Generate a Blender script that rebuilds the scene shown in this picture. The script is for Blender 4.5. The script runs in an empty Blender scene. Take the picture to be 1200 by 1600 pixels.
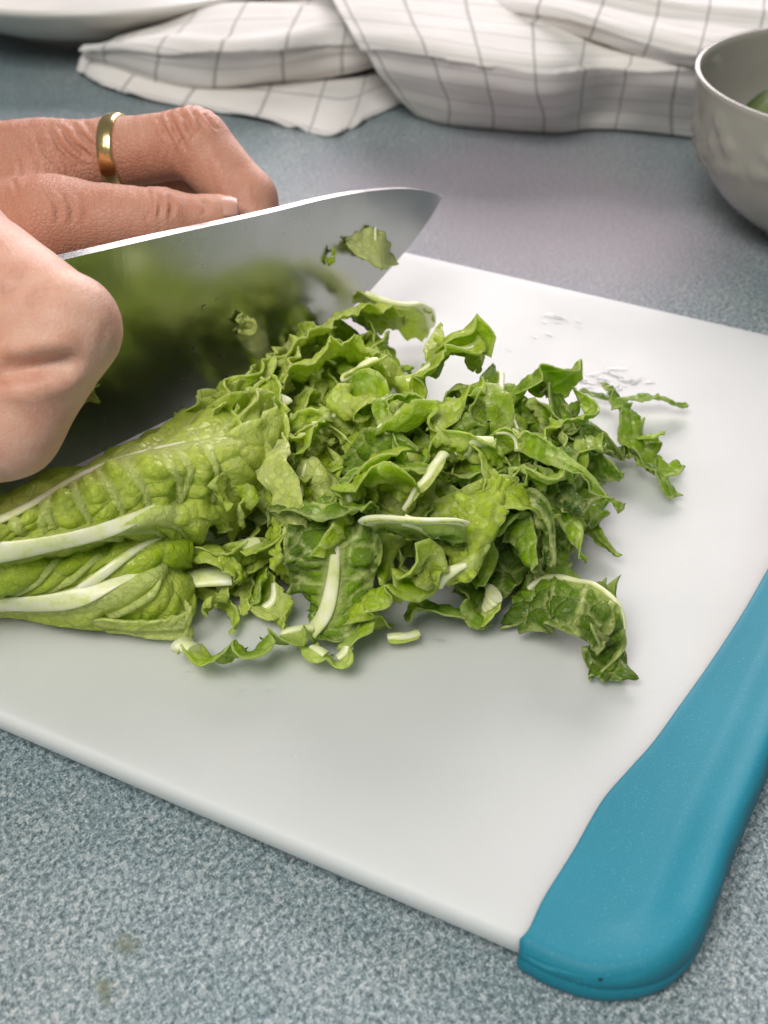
import bpy, bmesh, math, random
import numpy as np
from mathutils import Vector, Matrix

sc = bpy.context.scene
COL = sc.collection
R = math.radians
PI = math.pi

# ------------------------------------------------------------------ camera
CAM_H, PITCH, FPX = 0.200, R(37.5), 2000.0      # height, pitch below the horizon, focal length in photograph pixels
SP, CP = math.sin(PITCH), math.cos(PITCH)
cam_d = bpy.data.cameras.new("camera")
cam = bpy.data.objects.new("camera", cam_d)
COL.objects.link(cam)
cam.location = (0, 0, CAM_H)
cam.rotation_euler = (PI / 2 - PITCH, 0, 0)
cam_d.sensor_fit = 'VERTICAL'
cam_d.sensor_height = 36.0
cam_d.lens = 36.0 * FPX / 1600.0
cam_d.clip_start, cam_d.clip_end = 0.01, 50
cam_d.dof.use_dof = True
cam_d.dof.focus_distance = 0.278
cam_d.dof.aperture_fstop = 22.0
sc.camera = cam

# ------------------------------------------------------------------ world and lamps (an indoor photograph)
world = bpy.data.worlds.new("World")
sc.world = world
world.use_nodes = True
wb = world.node_tree.nodes['Background']
wb.inputs[0].default_value = (0.93, 0.96, 1.0, 1)
wb.inputs[1].default_value = 0.21


def area(name, loc, target, sx, sy, power, col):
    d = bpy.data.lights.new(name, 'AREA')
    d.shape, d.size, d.size_y, d.energy, d.color = 'RECTANGLE', sx, sy, power, col
    o = bpy.data.objects.new(name, d)
    COL.objects.link(o)
    o.location = loc
    o.rotation_euler = (Vector(target) - Vector(loc)).to_track_quat('-Z', 'Y').to_euler()
    return o


area("window_light", (0.28, 1.75, 0.76), (0.05, 0.30, 0.02), 1.2, 1.2, 34, (1.0, 0.89, 0.92))
area("room_light", (-0.30, -0.34, 1.04), (-0.02, 0.26, 0.03), 0.55, 0.55, 13.0, (1.0, 0.97, 0.92))

sc.view_settings.view_transform = 'Standard'
sc.view_settings.look = 'None'
sc.view_settings.exposure = 0.0
sc.view_settings.gamma = 1.0
sc.cycles.use_denoising = True
sc.cycles.max_bounces = 8
sc.cycles.transparent_max_bounces = 6
sc.cycles.caustics_reflective = False
sc.cycles.caustics_refractive = False

# ------------------------------------------------------------------ helpers


def ray(x, y):
    a, t = (x - 600) / FPX, (800 - y) / FPX
    return np.array([a, CP + t * SP, -SP + t * CP])


def at(x, y, z=0.0):
    """The point at height z seen at photograph pixel x, y."""
    r = ray(x, y)
    return np.array([0, 0, CAM_H]) + r * ((z - CAM_H) / r[2])


def atd(x, y, d):
    """The point at depth d along the optical axis."""
    return np.array([0, 0, CAM_H]) + ray(x, y) * d


def project(p):
    p = np.asarray(p, float)
    q = p - np.array([0, 0, CAM_H])
    d = q[..., 1] * CP - q[..., 2] * SP
    up = q[..., 1] * SP + q[..., 2] * CP
    return 600 + FPX * q[..., 0] / d, 800 - FPX * up / d, d


def norm(v):
    v = np.asarray(v, float)
    return v / np.maximum(np.linalg.norm(v, axis=-1, keepdims=True), 1e-12)


def mesh_from(name, verts, faces, smooth=True):
    me = bpy.data.meshes.new(name)
    verts = np.ascontiguousarray(verts, np.float32)
    if isinstance(faces, np.ndarray):
        k = faces.shape[1]
        me.vertices.add(len(verts))
        me.vertices.foreach_set('co', verts.ravel())
        me.loops.add(faces.size)
        me.loops.foreach_set('vertex_index', faces.astype(np.int32).ravel())
        me.polygons.add(len(faces))
        me.polygons.foreach_set('loop_start', np.arange(0, faces.size, k, dtype=np.int32))
        me.polygons.foreach_set('loop_total', np.full(len(faces), k, np.int32))
        me.update(calc_edges=True)
        me.validate()
    else:
        me.from_pydata([tuple(map(float, v)) for v in verts], [], [tuple(int(i) for i in f) for f in faces])
        me.update()
    if smooth:
        me.polygons.foreach_set('use_smooth', [True] * len(me.polygons))
    return me


def link(name, me, mat, parent=None):
    o = bpy.data.objects.new(name, me)
    COL.objects.link(o)
    if mat is not None and me is not None:
        for m in (mat if isinstance(mat, (list, tuple)) else [mat]):
            me.materials.append(m)
    if parent is not None:
        o.parent = parent
        o.matrix_parent_inverse = Matrix.Translation(-parent.location)
    return o


def thing(name, loc=(0, 0, 0)):
    o = bpy.data.objects.new(name, None)
    COL.objects.link(o)
    o.location = [float(c) for c in loc]
    o.empty_display_size = 0.01
    return o


def tag(o, label=None, cat=None, group=None, kind=None):
    for k, v in (('label', label), ('category', cat), ('group', group), ('kind', kind)):
        if v:
            o[k] = v
    return o


def grid_faces(n, m, wrap_m=False):
    i, j = np.meshgrid(np.arange(n - 1), np.arange(m if wrap_m else m - 1), indexing='ij')
    j2 = (j + 1) % m
    return np.stack([i * m + j, (i + 1) * m + j, (i + 1) * m + j2, i * m + j2], -1).reshape(-1, 4)


def add_attr(me, name, vals):
    a = me.attributes.new(name, 'FLOAT', 'POINT')
    a.data.foreach_set('value', np.ascontiguousarray(vals, np.float32).ravel())


def set_uv(me, uv):
    l = me.uv_layers.new(name='UVMap')
    idx = np.zeros(len(me.loops), np.int32)
    me.loops.foreach_get('vertex_index', idx)
    l.data.foreach_set('uv', np.ascontiguousarray(uv, np.float32)[idx].ravel())


def spline(pts, n):
    """Catmull-Rom through pts (k, d), n samples evenly spaced along the length."""
    P = np.asarray(pts, float)
    if len(P) == 2:
        P = np.stack([P[0], P.mean(0), P[1]])
    E = np.vstack([2 * P[0] - P[1], P, 2 * P[-1] - P[-2]])
    t = np.linspace(0, len(P) - 1, max(60, 20 * len(P)))
    i = np.minimum(t.astype(int), len(P) - 2)
    f = (t - i)[:, None]
    a, b, c, d = E[i], E[i + 1], E[i + 2], E[i + 3]
    q = .5 * (2 * b + (c - a) * f + (2 * a - 5 * b + 4 * c - d) * f ** 2 + (3 * b - a - 3 * c + d) * f ** 3)
    s = np.concatenate([[0], np.cumsum(np.linalg.norm(np.diff(q[:, :3], axis=0), axis=1))])
    u = np.linspace(0, s[-1], n)
    return np.stack([np.interp(u, s, q[:, k]) for k in range(q.shape[1])], 1)


def surf(ctrl, nu, nv):
    """Catmull-Rom surface through a grid of control points (rows, cols, d)."""
    C = np.asarray(ctrl, float)

    def along(A, n):
        k = A.shape[0]
        E = np.concatenate([2 * A[:1] - A[1:2], A, 2 * A[-1:] - A[-2:-1]])
        t = np.linspace(0, k - 1, n)
        i = np.minimum(t.astype(int), k - 2)
        f = (t - i).reshape((-1,) + (1,) * (A.ndim - 1))
        a, b, c, d = E[i], E[i + 1], E[i + 2], E[i + 3]
        return .5 * (2 * b + (c - a) * f + (2 * a - 5 * b + 4 * c - d) * f ** 2 + (3 * b - a - 3 * c + d) * f ** 3)
    return along(along(C, nu).swapaxes(0, 1), nv).swapaxes(0, 1)


def noise2(x, y, rng, octaves=3, base=1.0):
    """Cheap smooth noise: a sum of random plane waves."""
    out = np.zeros_like(x)
    amp = 1.0
    for o in range(octaves):
        for _ in range(4):
            a = rng.uniform(0, 2 * PI)
            k = base * 2 ** o * rng.uniform(.7, 1.3)
            out += amp * .5 * np.sin(k * (np.cos(a) * x + np.sin(a) * y) + rng.uniform(0, 2 * PI))
        amp *= .5
    return out


def tube(pts, radii, sides=10, flat=1.0, ups=None):
    """A closed tapered tube; flat squeezes it along ups."""
    P = np.asarray(pts, float)
    n = len(P)
    T = norm(np.gradient(P, axis=0))
    U = np.tile(np.array([0, 0, 1.]), (n, 1)) if ups is None else np.asarray(ups, float)
    S = norm(np.cross(T, U))
    N = norm(np.cross(S, T))
    a = np.linspace(0, 2 * PI, sides, endpoint=False)
    r = np.asarray(radii, float)[:, None, None]
    V = P[:, None] + r * (np.cos(a)[None, :, None] * S[:, None] + flat * np.sin(a)[None, :, None] * N[:, None])
    V = V.reshape(-1, 3)
    F = [tuple(f) for f in grid_faces(n, sides, True)]
    F = [f[::-1] for f in F]
    F.append(tuple(range(sides)))
    F.append(tuple(range((n - 1) * sides, n * sides))[::-1])
    return V, F


def solid(name, V, F):
    """closed mesh with outward normals and flat, crisp end faces"""
    me = mesh_from(name, V, F)
    b = bmesh.new()
    b.from_mesh(me)
    bmesh.ops.recalc_face_normals(b, faces=b.faces)
    for f in b.faces:
        if len(f.verts) > 4:
            f.smooth = False
            for e in f.edges:
                e.smooth = False
    b.to_mesh(me)
    b.free()
    return me


def lathe(prof, seg=64):
    """prof: (r, z) from axis out and back."""
    prof = np.asarray(prof, float)
    a = np.linspace(0, 2 * PI, seg, endpoint=False)
    V = np.stack([prof[:, None, 0] * np.cos(a), prof[:, None, 0] * np.sin(a), np.repeat(prof[:, None, 1], seg, 1)], -1)
    return V.reshape(-1, 3), grid_faces(len(prof), seg, True)


# ------------------------------------------------------------------ materials
def new_mat(name):
    m = bpy.data.materials.new(name)
    m.use_nodes = True
    nt = m.node_tree
    return m, nt, nt.nodes['Principled BSDF'], nt.nodes['Material Output']


def ramp(nt, stops):
    n = nt.nodes.new('ShaderNodeValToRGB')
    e = n.color_ramp.elements
    while len(e) < len(stops):
        e.new(.5)
    for el, (p, c) in zip(e, stops):
        el.position = p
        el.color = (c[0], c[1], c[2], 1)
    return n


def noise(nt, vec, scale, detail=3.0, rough=.5):
    n = nt.nodes.new('ShaderNodeTexNoise')
    n.inputs['Scale'].default_value = scale
    n.inputs['Detail'].default_value = detail
    n.inputs['Roughness'].default_value = rough
    if vec is not None:
        nt.links.new(vec, n.inputs['Vector'])
    return n


def mixc(nt, fac, a, b, mode='MIX'):
    n = nt.nodes.new('ShaderNodeMix')
    n.data_type = 'RGBA'
    n.blend_type = mode
    for sock, v in ((n.inputs[0], fac), (n.inputs[6], a), (n.inputs[7], b)):
        if hasattr(v, 'is_linked'):
            nt.links.new(v, sock)
        elif isinstance(v, (int, float)):
            sock.default_value = v
        else:
            sock.default_value = (v[0], v[1], v[2], 1)
    return n.outputs[2]


def mathn(nt, op, a, b=None, clamp=False):
    n = nt.nodes.new('ShaderNodeMath')
    n.operation = op
    n.use_clamp = clamp
    for i, v in enumerate((a, b)):
        if v is None:
            continue
        if hasattr(v, 'is_linked'):
            nt.links.new(v, n.inputs[i])
        else:
            n.inputs[i].default_value = v
    return n.outputs[0]


def bump(nt, height, strength, dist, normal=None):
    n = nt.nodes.new('ShaderNodeBump')
    n.inputs['Strength'].default_value = strength
    n.inputs['Distance'].default_value = dist
    nt.links.new(height, n.inputs['Height'])
    if normal is not None:
        nt.links.new(normal, n.inputs['Normal'])
    return n.outputs['Normal']


def objco(nt):
    return nt.nodes.new('ShaderNodeTexCoord').outputs['Object']


def mat_table():
    m, nt, b, out = new_mat('stone_table')
    co = objco(nt)
    # embossed grain, drawn out along one direction like the photographed surface
    mp = nt.nodes.new('ShaderNodeMapping')
    mp.inputs['Rotation'].default_value = (0, 0, R(-35))
    mp.inputs['Scale'].default_value = (1.0, .78, 1)
    nt.links.new(co, mp.inputs['Vector'])
    v = mp.outputs['Vector']
    g1 = noise(nt, v, 1000, 4.0, .62)
    g2 = noise(nt, v, 330, 2.0, .5)
    fine = noise(nt, v, 2400, 2.0, .5)
    cloud = noise(nt, co, 9, 4, .6)
    cloud2 = noise(nt, co, 30, 4, .6)
    h = mathn(nt, 'ADD', mathn(nt, 'MULTIPLY', g1.outputs[0], .8), mathn(nt, 'MULTIPLY', g2.outputs[0], .4))
    h = mathn(nt, 'ADD', h, mathn(nt, 'MULTIPLY', fine.outputs[0], .15))
    cr = ramp(nt, [(.37, (.060, .098, .112)), (.455, (.175, .240, .260)), (.53, (.315, .39, .41)), (.62, (.60, .66, .675))])
    sep = mathn(nt, 'ADD', mathn(nt, 'MULTIPLY', g1.outputs[0], .62), mathn(nt, 'MULTIPLY', fine.outputs[0], .38))
    nt.links.new(sep, cr.inputs[0])
    fk = nt.nodes.new('ShaderNodeTexVoronoi')
    fk.inputs['Scale'].default_value = 620
    nt.links.new(v, fk.inputs['Vector'])
    fs = nt.nodes.new('ShaderNodeSeparateColor')
    nt.links.new(fk.outputs['Color'], fs.inputs[0])
    flk = mathn(nt, 'MULTIPLY', mathn(nt, 'GREATER_THAN', fs.outputs[0], .80), mathn(nt, 'LESS_THAN', fk.outputs['Distance'], .42))
    flk2 = mathn(nt, 'MULTIPLY', mathn(nt, 'LESS_THAN', fs.outputs[0], .13), mathn(nt, 'LESS_THAN', fk.outputs['Distance'], .40))
    cl = ramp(nt, [(.35, (.84, .89, .90)), (.5, (1.0, .99, .98)), (.68, (1.14, 1.06, 1.04))])
    nt.links.new(cloud.outputs[0], cl.inputs[0])
    c = mixc(nt, mathn(nt, 'MULTIPLY', flk, .38), cr.outputs[0], (.62, .66, .66))
    c = mixc(nt, mathn(nt, 'MULTIPLY', flk2, .42), c, (.06, .09, .10))
    c = mixc(nt, 1.0, c, cl.outputs[0], 'MULTIPLY')
    c2 = ramp(nt, [(.4, (.92, .94, .95)), (.62, (1.05, 1.03, 1.02))])
    nt.links.new(cloud2.outputs[0], c2.inputs[0])
    c = mixc(nt, 1.0, c, c2.outputs[0], 'MULTIPLY')
    # mauve window sheen painted into the table colour, a soft patch towards far right
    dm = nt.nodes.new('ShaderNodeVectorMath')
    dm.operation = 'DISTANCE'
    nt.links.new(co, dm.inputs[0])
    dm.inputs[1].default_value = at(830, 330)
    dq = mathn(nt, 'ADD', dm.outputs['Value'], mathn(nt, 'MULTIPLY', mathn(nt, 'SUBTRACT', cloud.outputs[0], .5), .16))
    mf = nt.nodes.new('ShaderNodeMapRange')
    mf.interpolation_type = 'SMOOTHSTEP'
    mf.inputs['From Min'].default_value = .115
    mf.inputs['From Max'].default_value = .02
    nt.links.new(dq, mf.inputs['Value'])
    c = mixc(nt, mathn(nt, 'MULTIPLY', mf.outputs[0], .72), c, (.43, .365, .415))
    # a small dried olive smear on the surface
    for px, py, rad in ((165, 1548, .0028), (200, 1480, .003)):
        p = at(px, py)
        d = nt.nodes.new('ShaderNodeVectorMath')
        d.operation = 'DISTANCE'
        nt.links.new(co, d.inputs[0])
        d.inputs[1].default_value = p
        dd = mathn(nt, 'ADD', d.outputs['Value'], mathn(nt, 'MULTIPLY', mathn(nt, 'SUBTRACT', g2.outputs[0], .5), .008))
        f = mathn(nt, 'SUBTRACT', 1.0, mathn(nt, 'DIVIDE', dd, rad), True)
        c = mixc(nt, mathn(nt, 'MULTIPLY', f, .7), c, (.14, .15, .06))
    nt.links.new(c, b.inputs['Base Color'])
    b.inputs['Roughness'].default_value = .28
    nt.links.new(bump(nt, h, 1.0, .0009), b.inputs['Normal'])
    return m


def mat_board():
    m, nt, b, out = new_mat('board_plastic')
    co = objco(nt)
    n = noise(nt, co, 14, 3)
    cr = ramp(nt, [(.35, (.605, .627, .613)), (.65, (.637, .652, .64))])
    nt.links.new(n.outputs[0], cr.inputs[0])
    nt.links.new(cr.outputs[0], b.inputs['Base Color'])
    b.inputs['Subsurface Weight'].default_value = .85
    b.inputs['Subsurface Radius'].default_value = (.85, .95, 1.0)
    b.inputs['Subsurface Scale'].default_value = .010
    wet = noise(nt, co, 26, 4, .6)
    rr = ramp(nt, [(.4, (.46,) * 3), (.62, (.58,) * 3)])
    nt.links.new(wet.outputs[0], rr.inputs[0])
    nt.links.new(rr.outputs[0], b.inputs['Roughness'])
    b.inputs['Specular IOR Level'].default_value = .30
    fine = noise(nt, co, 900, 2)
    # knife scores: thin stretched noise
    mp = nt.nodes.new('ShaderNodeMapping')
    mp.inputs['Rotation'].default_value = (0, 0, R(-52))
    mp.inputs['Scale'].default_value = (14, 900, 1)
    nt.links.new(co, mp.inputs['Vector'])
    sco = noise(nt, mp.outputs['Vector'], 1.0, 2)
    hgt = mathn(nt, 'ADD', mathn(nt, 'MULTIPLY', fine.outputs[0], .5), mathn(nt, 'MULTIPLY', sco.outputs[0], .6))
    nt.links.new(bump(nt, hgt, .12, .0003), b.inputs['Normal'])
    return m


def mat_grip():
    m, nt, b, out = new_mat('teal_rubber')
    co = objco(nt)
    f = noise(nt, co, 2600, 2)
    big = noise(nt, co, 30, 3)
    cr = ramp(nt, [(.3, (.010, .20, .28)), (.7, (.015, .23, .315))])
    nt.links.new(big.outputs[0], cr.inputs[0])
    sp = ramp(nt, [(.62, (0, 0, 0)), (.72, (1, 1, 1))])
    nt.links.new(f.outputs[0], sp.inputs[0])
    c = mixc(nt, mathn(nt, 'MULTIPLY', sp.outputs[0], .5), cr.outputs[0], (.11, .38, .48))
    for px, py, rad in ((893, 1431, .0006), (938, 1529, .0005)):
        d = nt.nodes.new('ShaderNodeVectorMath')
        d.operation = 'DISTANCE'
        nt.links.new(co, d.inputs[0])
        d.inputs[1].default_value = at(px, py, .013 if py < 1500 else .008)
        fm = mathn(nt, 'GREATER_THAN', mathn(nt, 'MULTIPLY', mathn(nt, 'ADD', f.outputs[0], .5), rad), d.outputs['Value'])
        c = mixc(nt, fm, c, (.01, .05, .07))
    nt.links.new(c, b.inputs['Base Color'])
    b.inputs['Roughness'].default_value = .58
    b.inputs['Specular IOR Level'].default_value = .35
    nt.links.new(bump(nt, f.outputs[0], .30, .0002), b.inputs['Normal'])
    return m


def mat_steel():
    m, nt, b, out = new_mat('blade_steel')
    co = objco(nt)
    b.inputs['Metallic'].default_value = 1.0
    b.inputs['Base Color'].default_value = (.46, .465, .455, 1)
    n = noise(nt, co, 60, 4)
    rr = ramp(nt, [(.35, (.19,) * 3), (.7, (.30,) * 3)])
    nt.links.new(n.outputs[0], rr.inputs[0])
    nt.links.new(rr.outputs[0], b.inputs['Roughness'])
    # wet smears left by the cabbage, and grinding lines
    w = noise(nt, co, 130, 3)
    mp = nt.nodes.new('ShaderNodeMapping')
    mp.inputs['Rotation'].default_value = (0, 0, R(-50))
    mp.inputs['Scale'].default_value = (1600, 1600, 40)
    nt.links.new(co, mp.inputs['Vector'])
    gl = noise(nt, mp.outputs['Vector'], 1.0, 2)
    nb = bump(nt, w.outputs[0], .12, .0006)
    nt.links.new(bump(nt, gl.outputs[0], .06, .0002, nb), b.inputs['Normal'])
    return m


def mat_simple(name, col, rough=.5, metal=0.0, spec=.5, bump_scale=None, bump_d=.0002, var=.12):
    m, nt, b, out = new_mat(name)
    co = objco(nt)
    n = noise(nt, co, 45, 4)
    cr = ramp(nt, [(.3, tuple(c * (1 - var) for c in col)), (.7, tuple(min(1, c * (1 + var)) for c in col))])
    nt.links.new(n.outputs[0], cr.inputs[0])
    nt.links.new(cr.outputs[0], b.inputs['Base Color'])
    b.inputs['Roughness'].default_value = rough
    b.inputs['Metallic'].default_value = metal
    b.inputs['Specular IOR Level'].default_value = spec
    if bump_scale:
        f = noise(nt, co, bump_scale, 3)
        nt.links.new(bump(nt, f.outputs[0], .4, bump_d), b.inputs['Normal'])
    return m


def mat_skin():
    m, nt, b, out = new_mat('skin')
    co = objco(nt)
    blot = noise(nt, co, 70, 6, .7)
    cr = ramp(nt, [(.32, (.50, .235, .160)), (.48, (.63, .35, .25)), (.66, (.70, .45, .335))])
    nt.links.new(blot.outputs[0], cr.inputs[0])
    red = nt.nodes.new('ShaderNodeAttribute')
    red.attribute_name = 'flush'
    c = mixc(nt, red.outputs['Fac'], cr.outputs[0], (.47, .20, .125))
    cre = nt.nodes.new('ShaderNodeAttribute')
    cre.attribute_name = 'fine'
    nt.links.new(c, b.inputs['Base Color'])
    b.inputs['Subsurface Weight'].default_value = .30
    b.inputs['Subsurface Radius'].default_value = (1.0, .36, .18)
    b.inputs['Subsurface Scale'].default_value = .0035
    b.inputs['Roughness'].default_value = .50
    b.inputs['Specular IOR Level'].default_value = .38
    v = nt.nodes.new('ShaderNodeTexVoronoi')
    v.feature = 'DISTANCE_TO_EDGE'
    v.inputs['Scale'].default_value = 850
    nt.links.new(co, v.inputs['Vector'])
    cell = ramp(nt, [(.0, (0, 0, 0)), (.16, (1, 1, 1))])
    nt.links.new(v.outputs['Distance'], cell.inputs[0])
    mp = nt.nodes.new('ShaderNodeMapping')
    mp.inputs['Rotation'].default_value = (0, R(20), R(25))
    mp.inputs['Scale'].default_value = (900, 160, 260)
    nt.links.new(co, mp.inputs['Vector'])
    line = noise(nt, mp.outputs['Vector'], 1.0, 3, .6)
    h = mathn(nt, 'ADD', mathn(nt, 'MULTIPLY', cell.outputs[0], .35), mathn(nt, 'MULTIPLY', line.outputs[0], 1.1))
    n1 = nt.nodes.new('ShaderNodeBump')
    n1.inputs['Distance'].default_value = .00045
    nt.links.new(h, n1.inputs['Height'])
    nt.links.new(mathn(nt, 'MULTIPLY', cre.outputs['Fac'], .75), n1.inputs['Strength'])
    nt.links.new(n1.outputs['Normal'], b.inputs['Normal'])
    return m


def mat_leaf():
    m, nt, b, out = new_mat('cabbage_leaf')
    co = objco(nt)
    tone = nt.nodes.new('ShaderNodeAttribute')
    tone.attribute_name = 'tone'
    vein = nt.nodes.new('ShaderNodeAttribute')
    vein.attribute_name = 'vein'
    n = noise(nt, co, 170, 4, .6)
    n2 = noise(nt, co, 1100, 3, .6)
    t = mathn(nt, 'ADD', mathn(nt, 'MULTIPLY', tone.outputs['Fac'], 1.02), mathn(nt, 'MULTIPLY', mathn(nt, 'SUBTRACT', n.outputs[0], .5), .30))
    t = mathn(nt, 'ADD', t, mathn(nt, 'MULTIPLY', mathn(nt, 'SUBTRACT', n2.outputs[0], .5), .22), True)
    cr = ramp(nt, [(0, (.82, .83, .42)), (.20, (.70, .79, .13)), (.42, (.52, .69, .018)),
                   (.66, (.235, .425, .006)), (1.0, (.036, .112, .004))])
    nt.links.new(t, cr.inputs[0])
    vo = nt.nodes.new('ShaderNodeTexVoronoi')
    vo.feature = 'DISTANCE_TO_EDGE'
    vo.inputs['Scale'].default_value = 430
    wv = mixc(nt, .0022, co, n2.outputs['Color'], 'ADD')
    nt.links.new(wv, vo.inputs['Vector'])
    vr = ramp(nt, [(.0, (0, 0, 0)), (.14, (1, 1, 1))])
    nt.links.new(vo.outputs['Distance'], vr.inputs[0])
    net = mathn(nt, 'MULTIPLY', mathn(nt, 'SUBTRACT', 1.0, vr.outputs[0]), .20)
    vf = mathn(nt, 'MAXIMUM', vein.outputs['Fac'], net)
    c = mixc(nt, mathn(nt, 'MULTIPLY', vf, .80), cr.outputs[0], (.79, .85, .32))
    nt.links.new(c, b.inputs['Base Color'])
    b.inputs['Roughness'].default_value = .19
    b.inputs['Specular IOR Level'].default_value = .32
    nor = bump(nt, n2.outputs[0], .35, .0005)
    nor = bump(nt, vr.outputs[0], .55, .0005, nor)
    nt.links.new(nor, b.inputs['Normal'])
    tr = nt.nodes.new('ShaderNodeBsdfTranslucent')
    tc = mixc(nt, .6, c, (.80, 1.0, .08), 'MULTIPLY')
    nt.links.new(tc, tr.inputs['Color'])
    ms = nt.nodes.new('ShaderNodeMixShader')
    ms.inputs[0].default_value = .44
    nt.links.new(b.outputs[0], ms.inputs[1])
    nt.links.new(tr.outputs[0], ms.inputs[2])
    nt.links.new(ms.outputs[0], out.inputs['Surface'])
    return m


def mat_rib():
    m, nt, b, out = new_mat('cabbage_rib')
    co = objco(nt)
    n = noise(nt, co, 240, 4, .6)
    f = noise(nt, co, 1500, 3, .6)
    cr = ramp(nt, [(.28, (.60, .69, .22)), (.44, (.78, .82, .44)), (.66, (.87, .88, .64))])
    nt.links.new(n.outputs[0], cr.inputs[0])
    nt.links.new(cr.outputs[0], b.inputs['Base Color'])
    b.inputs['Subsurface Weight'].default_value = .4
    b.inputs['Subsurface Radius'].default_value = (.8, 1.0, .5)
    b.inputs['Subsurface Scale'].default_value = .002
    b.inputs['Roughness'].default_value = .34
    nt.links.new(bump(nt, f.outputs[0], .3, .0003), b.inputs['Normal'])
    return m


def mat_towel():
    m, nt, b, out = new_mat('checked_cotton')
    uv = nt.nodes.new('ShaderNodeUVMap').outputs['UV']
    sx = nt.nodes.new('ShaderNodeSeparateXYZ')
    nt.links.new(uv, sx.inputs[0])
    wob = noise(nt, uv, 3, 2)

    def lines(s):
        f = mathn(nt, 'FRACT', mathn(nt, 'ADD', s, mathn(nt, 'MULTIPLY', wob.outputs[0], .02)))
        d = mathn(nt, 'ABSOLUTE', mathn(nt, 'SUBTRACT', f, .5))
        return mathn(nt, 'SUBTRACT', 1.0, mathn(nt, 'DIVIDE', d, .034), True)
    l1, l2 = lines(sx.outputs[0]), lines(sx.outputs[1])
    ln = mathn(nt, 'MULTIPLY', mathn(nt, 'MAXIMUM', l1, l2), 1.8, True)
    th = noise(nt, uv, 60, 2)
    ln = mathn(nt, 'MULTIPLY', ln, mathn(nt, 'ADD', mathn(nt, 'MULTIPLY', th.outputs[0], .5), .55), True)
    big = noise(nt, uv, 1.1, 3)
    base = ramp(nt, [(.35, (.82, .79, .75)), (.65, (.87, .845, .81))])
    nt.links.new(big.outputs[0], base.inputs[0])
    c = mixc(nt, mathn(nt, 'MULTIPLY', ln, .64), base.outputs[0], (.13, .135, .14))
    nt.links.new(c, b.inputs['Base Color'])
    b.inputs['Roughness'].default_value = .9
    b.inputs['Specular IOR Level'].default_value = .15
    w = nt.nodes.new('ShaderNodeTexWave')
    w.inputs['Scale'].default_value = 22
    w2 = nt.nodes.new('ShaderNodeTexWave')
    w2.bands_direction = 'Y'
    w2.inputs['Scale'].default_value = 22
    nt.links.new(uv, w.inputs['Vector'])
    nt.links.new(uv, w2.inputs['Vector'])
    h = mathn(nt, 'ADD', w.outputs['Fac'], w2.outputs['Fac'])
    nt.links.new(bump(nt, h, .35, .0006), b.inputs['Normal'])
    return m


def mat_water():
    m, nt, b, out = new_mat('water')
    co = objco(nt)
    n = noise(nt, co, 400, 2)
    nor = bump(nt, n.outputs[0], .05, .0002)
    gl = nt.nodes.new('ShaderNodeBsdfGlossy')
    gl.inputs['Roughness'].default_value = .05
    tp = nt.nodes.new('ShaderNodeBsdfTransparent')
    fr = nt.nodes.new('ShaderNodeFresnel')
    fr.inputs['IOR'].default_value = 1.38
    nt.links.new(nor, gl.inputs['Normal'])
    nt.links.new(nor, fr.inputs['Normal'])
    ms = nt.nodes.new('ShaderNodeMixShader')
    nt.links.new(fr.outputs[0], ms.inputs[0])
    nt.links.new(tp.outputs[0], ms.inputs[1])
    nt.links.new(gl.outputs[0], ms.inputs[2])
    nt.links.new(ms.outputs[0], out.inputs['Surface'])
    return m


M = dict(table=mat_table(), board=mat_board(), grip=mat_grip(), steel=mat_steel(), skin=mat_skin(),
         leaf=mat_leaf(), rib=mat_rib(), towel=mat_towel(), water=mat_water(),
         handle=mat_simple('black_handle', (.02, .02, .022), .4, bump_scale=500),
         gold=mat_simple('gold', (.74, .55, .25), .20, 1.0, bump_scale=350, bump_d=.0003),
         bowl=mat_simple('taupe_glaze', (.33, .32, .275), .10, bump_scale=60, bump_d=.0006, var=.06),
         plate=mat_simple('white_china', (.66, .65, .60), .25, var=.04),
         nail=mat_simple('nail', (.57, .31, .235), .34, var=.05),
         cucumber=mat_simple('green_flesh', (.10, .14, .035), .35, bump_scale=300),
         peel=mat_simple('dark_green_peel', (.035, .085, .02), .4, bump_scale=300))

# ------------------------------------------------------------------ table
bm = bmesh.new()
bmesh.ops.create_grid(bm, x_segments=2, y_segments=2, size=1.0)
for v in bm.verts:
    v.co.x *= 1.3
    v.co.y = v.co.y * 1.0 + .55
me = bpy.data.meshes.new('table')
bm.to_mesh(me)
bm.free()
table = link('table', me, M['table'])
tag(table, 'mottled blue grey stone table top with embossed grain', kind='structure')

# ------------------------------------------------------------------ cutting board
PZ0, PZ1 = .0036, .0090                                  # underside and top of the white panel
b_root = thing('cutting_board', (0.02, .24, 0))
tag(b_root, 'white plastic cutting board with a teal rubber grip end', 'cutting board')
nA, nB = at(0, 1142, .0046), at(815, 1494, .0046)
fA, fB = at(640, 393, PZ1), at(1200, 521, PZ1)
nd_, fd_ = norm(nB - nA)[:2], norm(fB - fA)[:2]
ax = norm(nd_ + fd_)                                       # along the board
ay = np.array([-ax[1], ax[0]])
n0 = nB[:2]


def bl(p):
    """world xy -> board axes (along from the near right corner of the panel, across)"""
    q = np.asarray(p)[..., :2] - n0
    return np.stack([q @ ax, q @ ay], -1)


def bw(l, z):
    l = np.asarray(l, float)
    q = n0 + l[..., :1] * ax + l[..., 1:2] * ay
    return np.concatenate([q, np.broadcast_to(np.asarray(z, float), q.shape[:-1])[..., None]], -1)


depth = float(np.mean([bl(fA)[1], bl(fB)[1]]))
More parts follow.
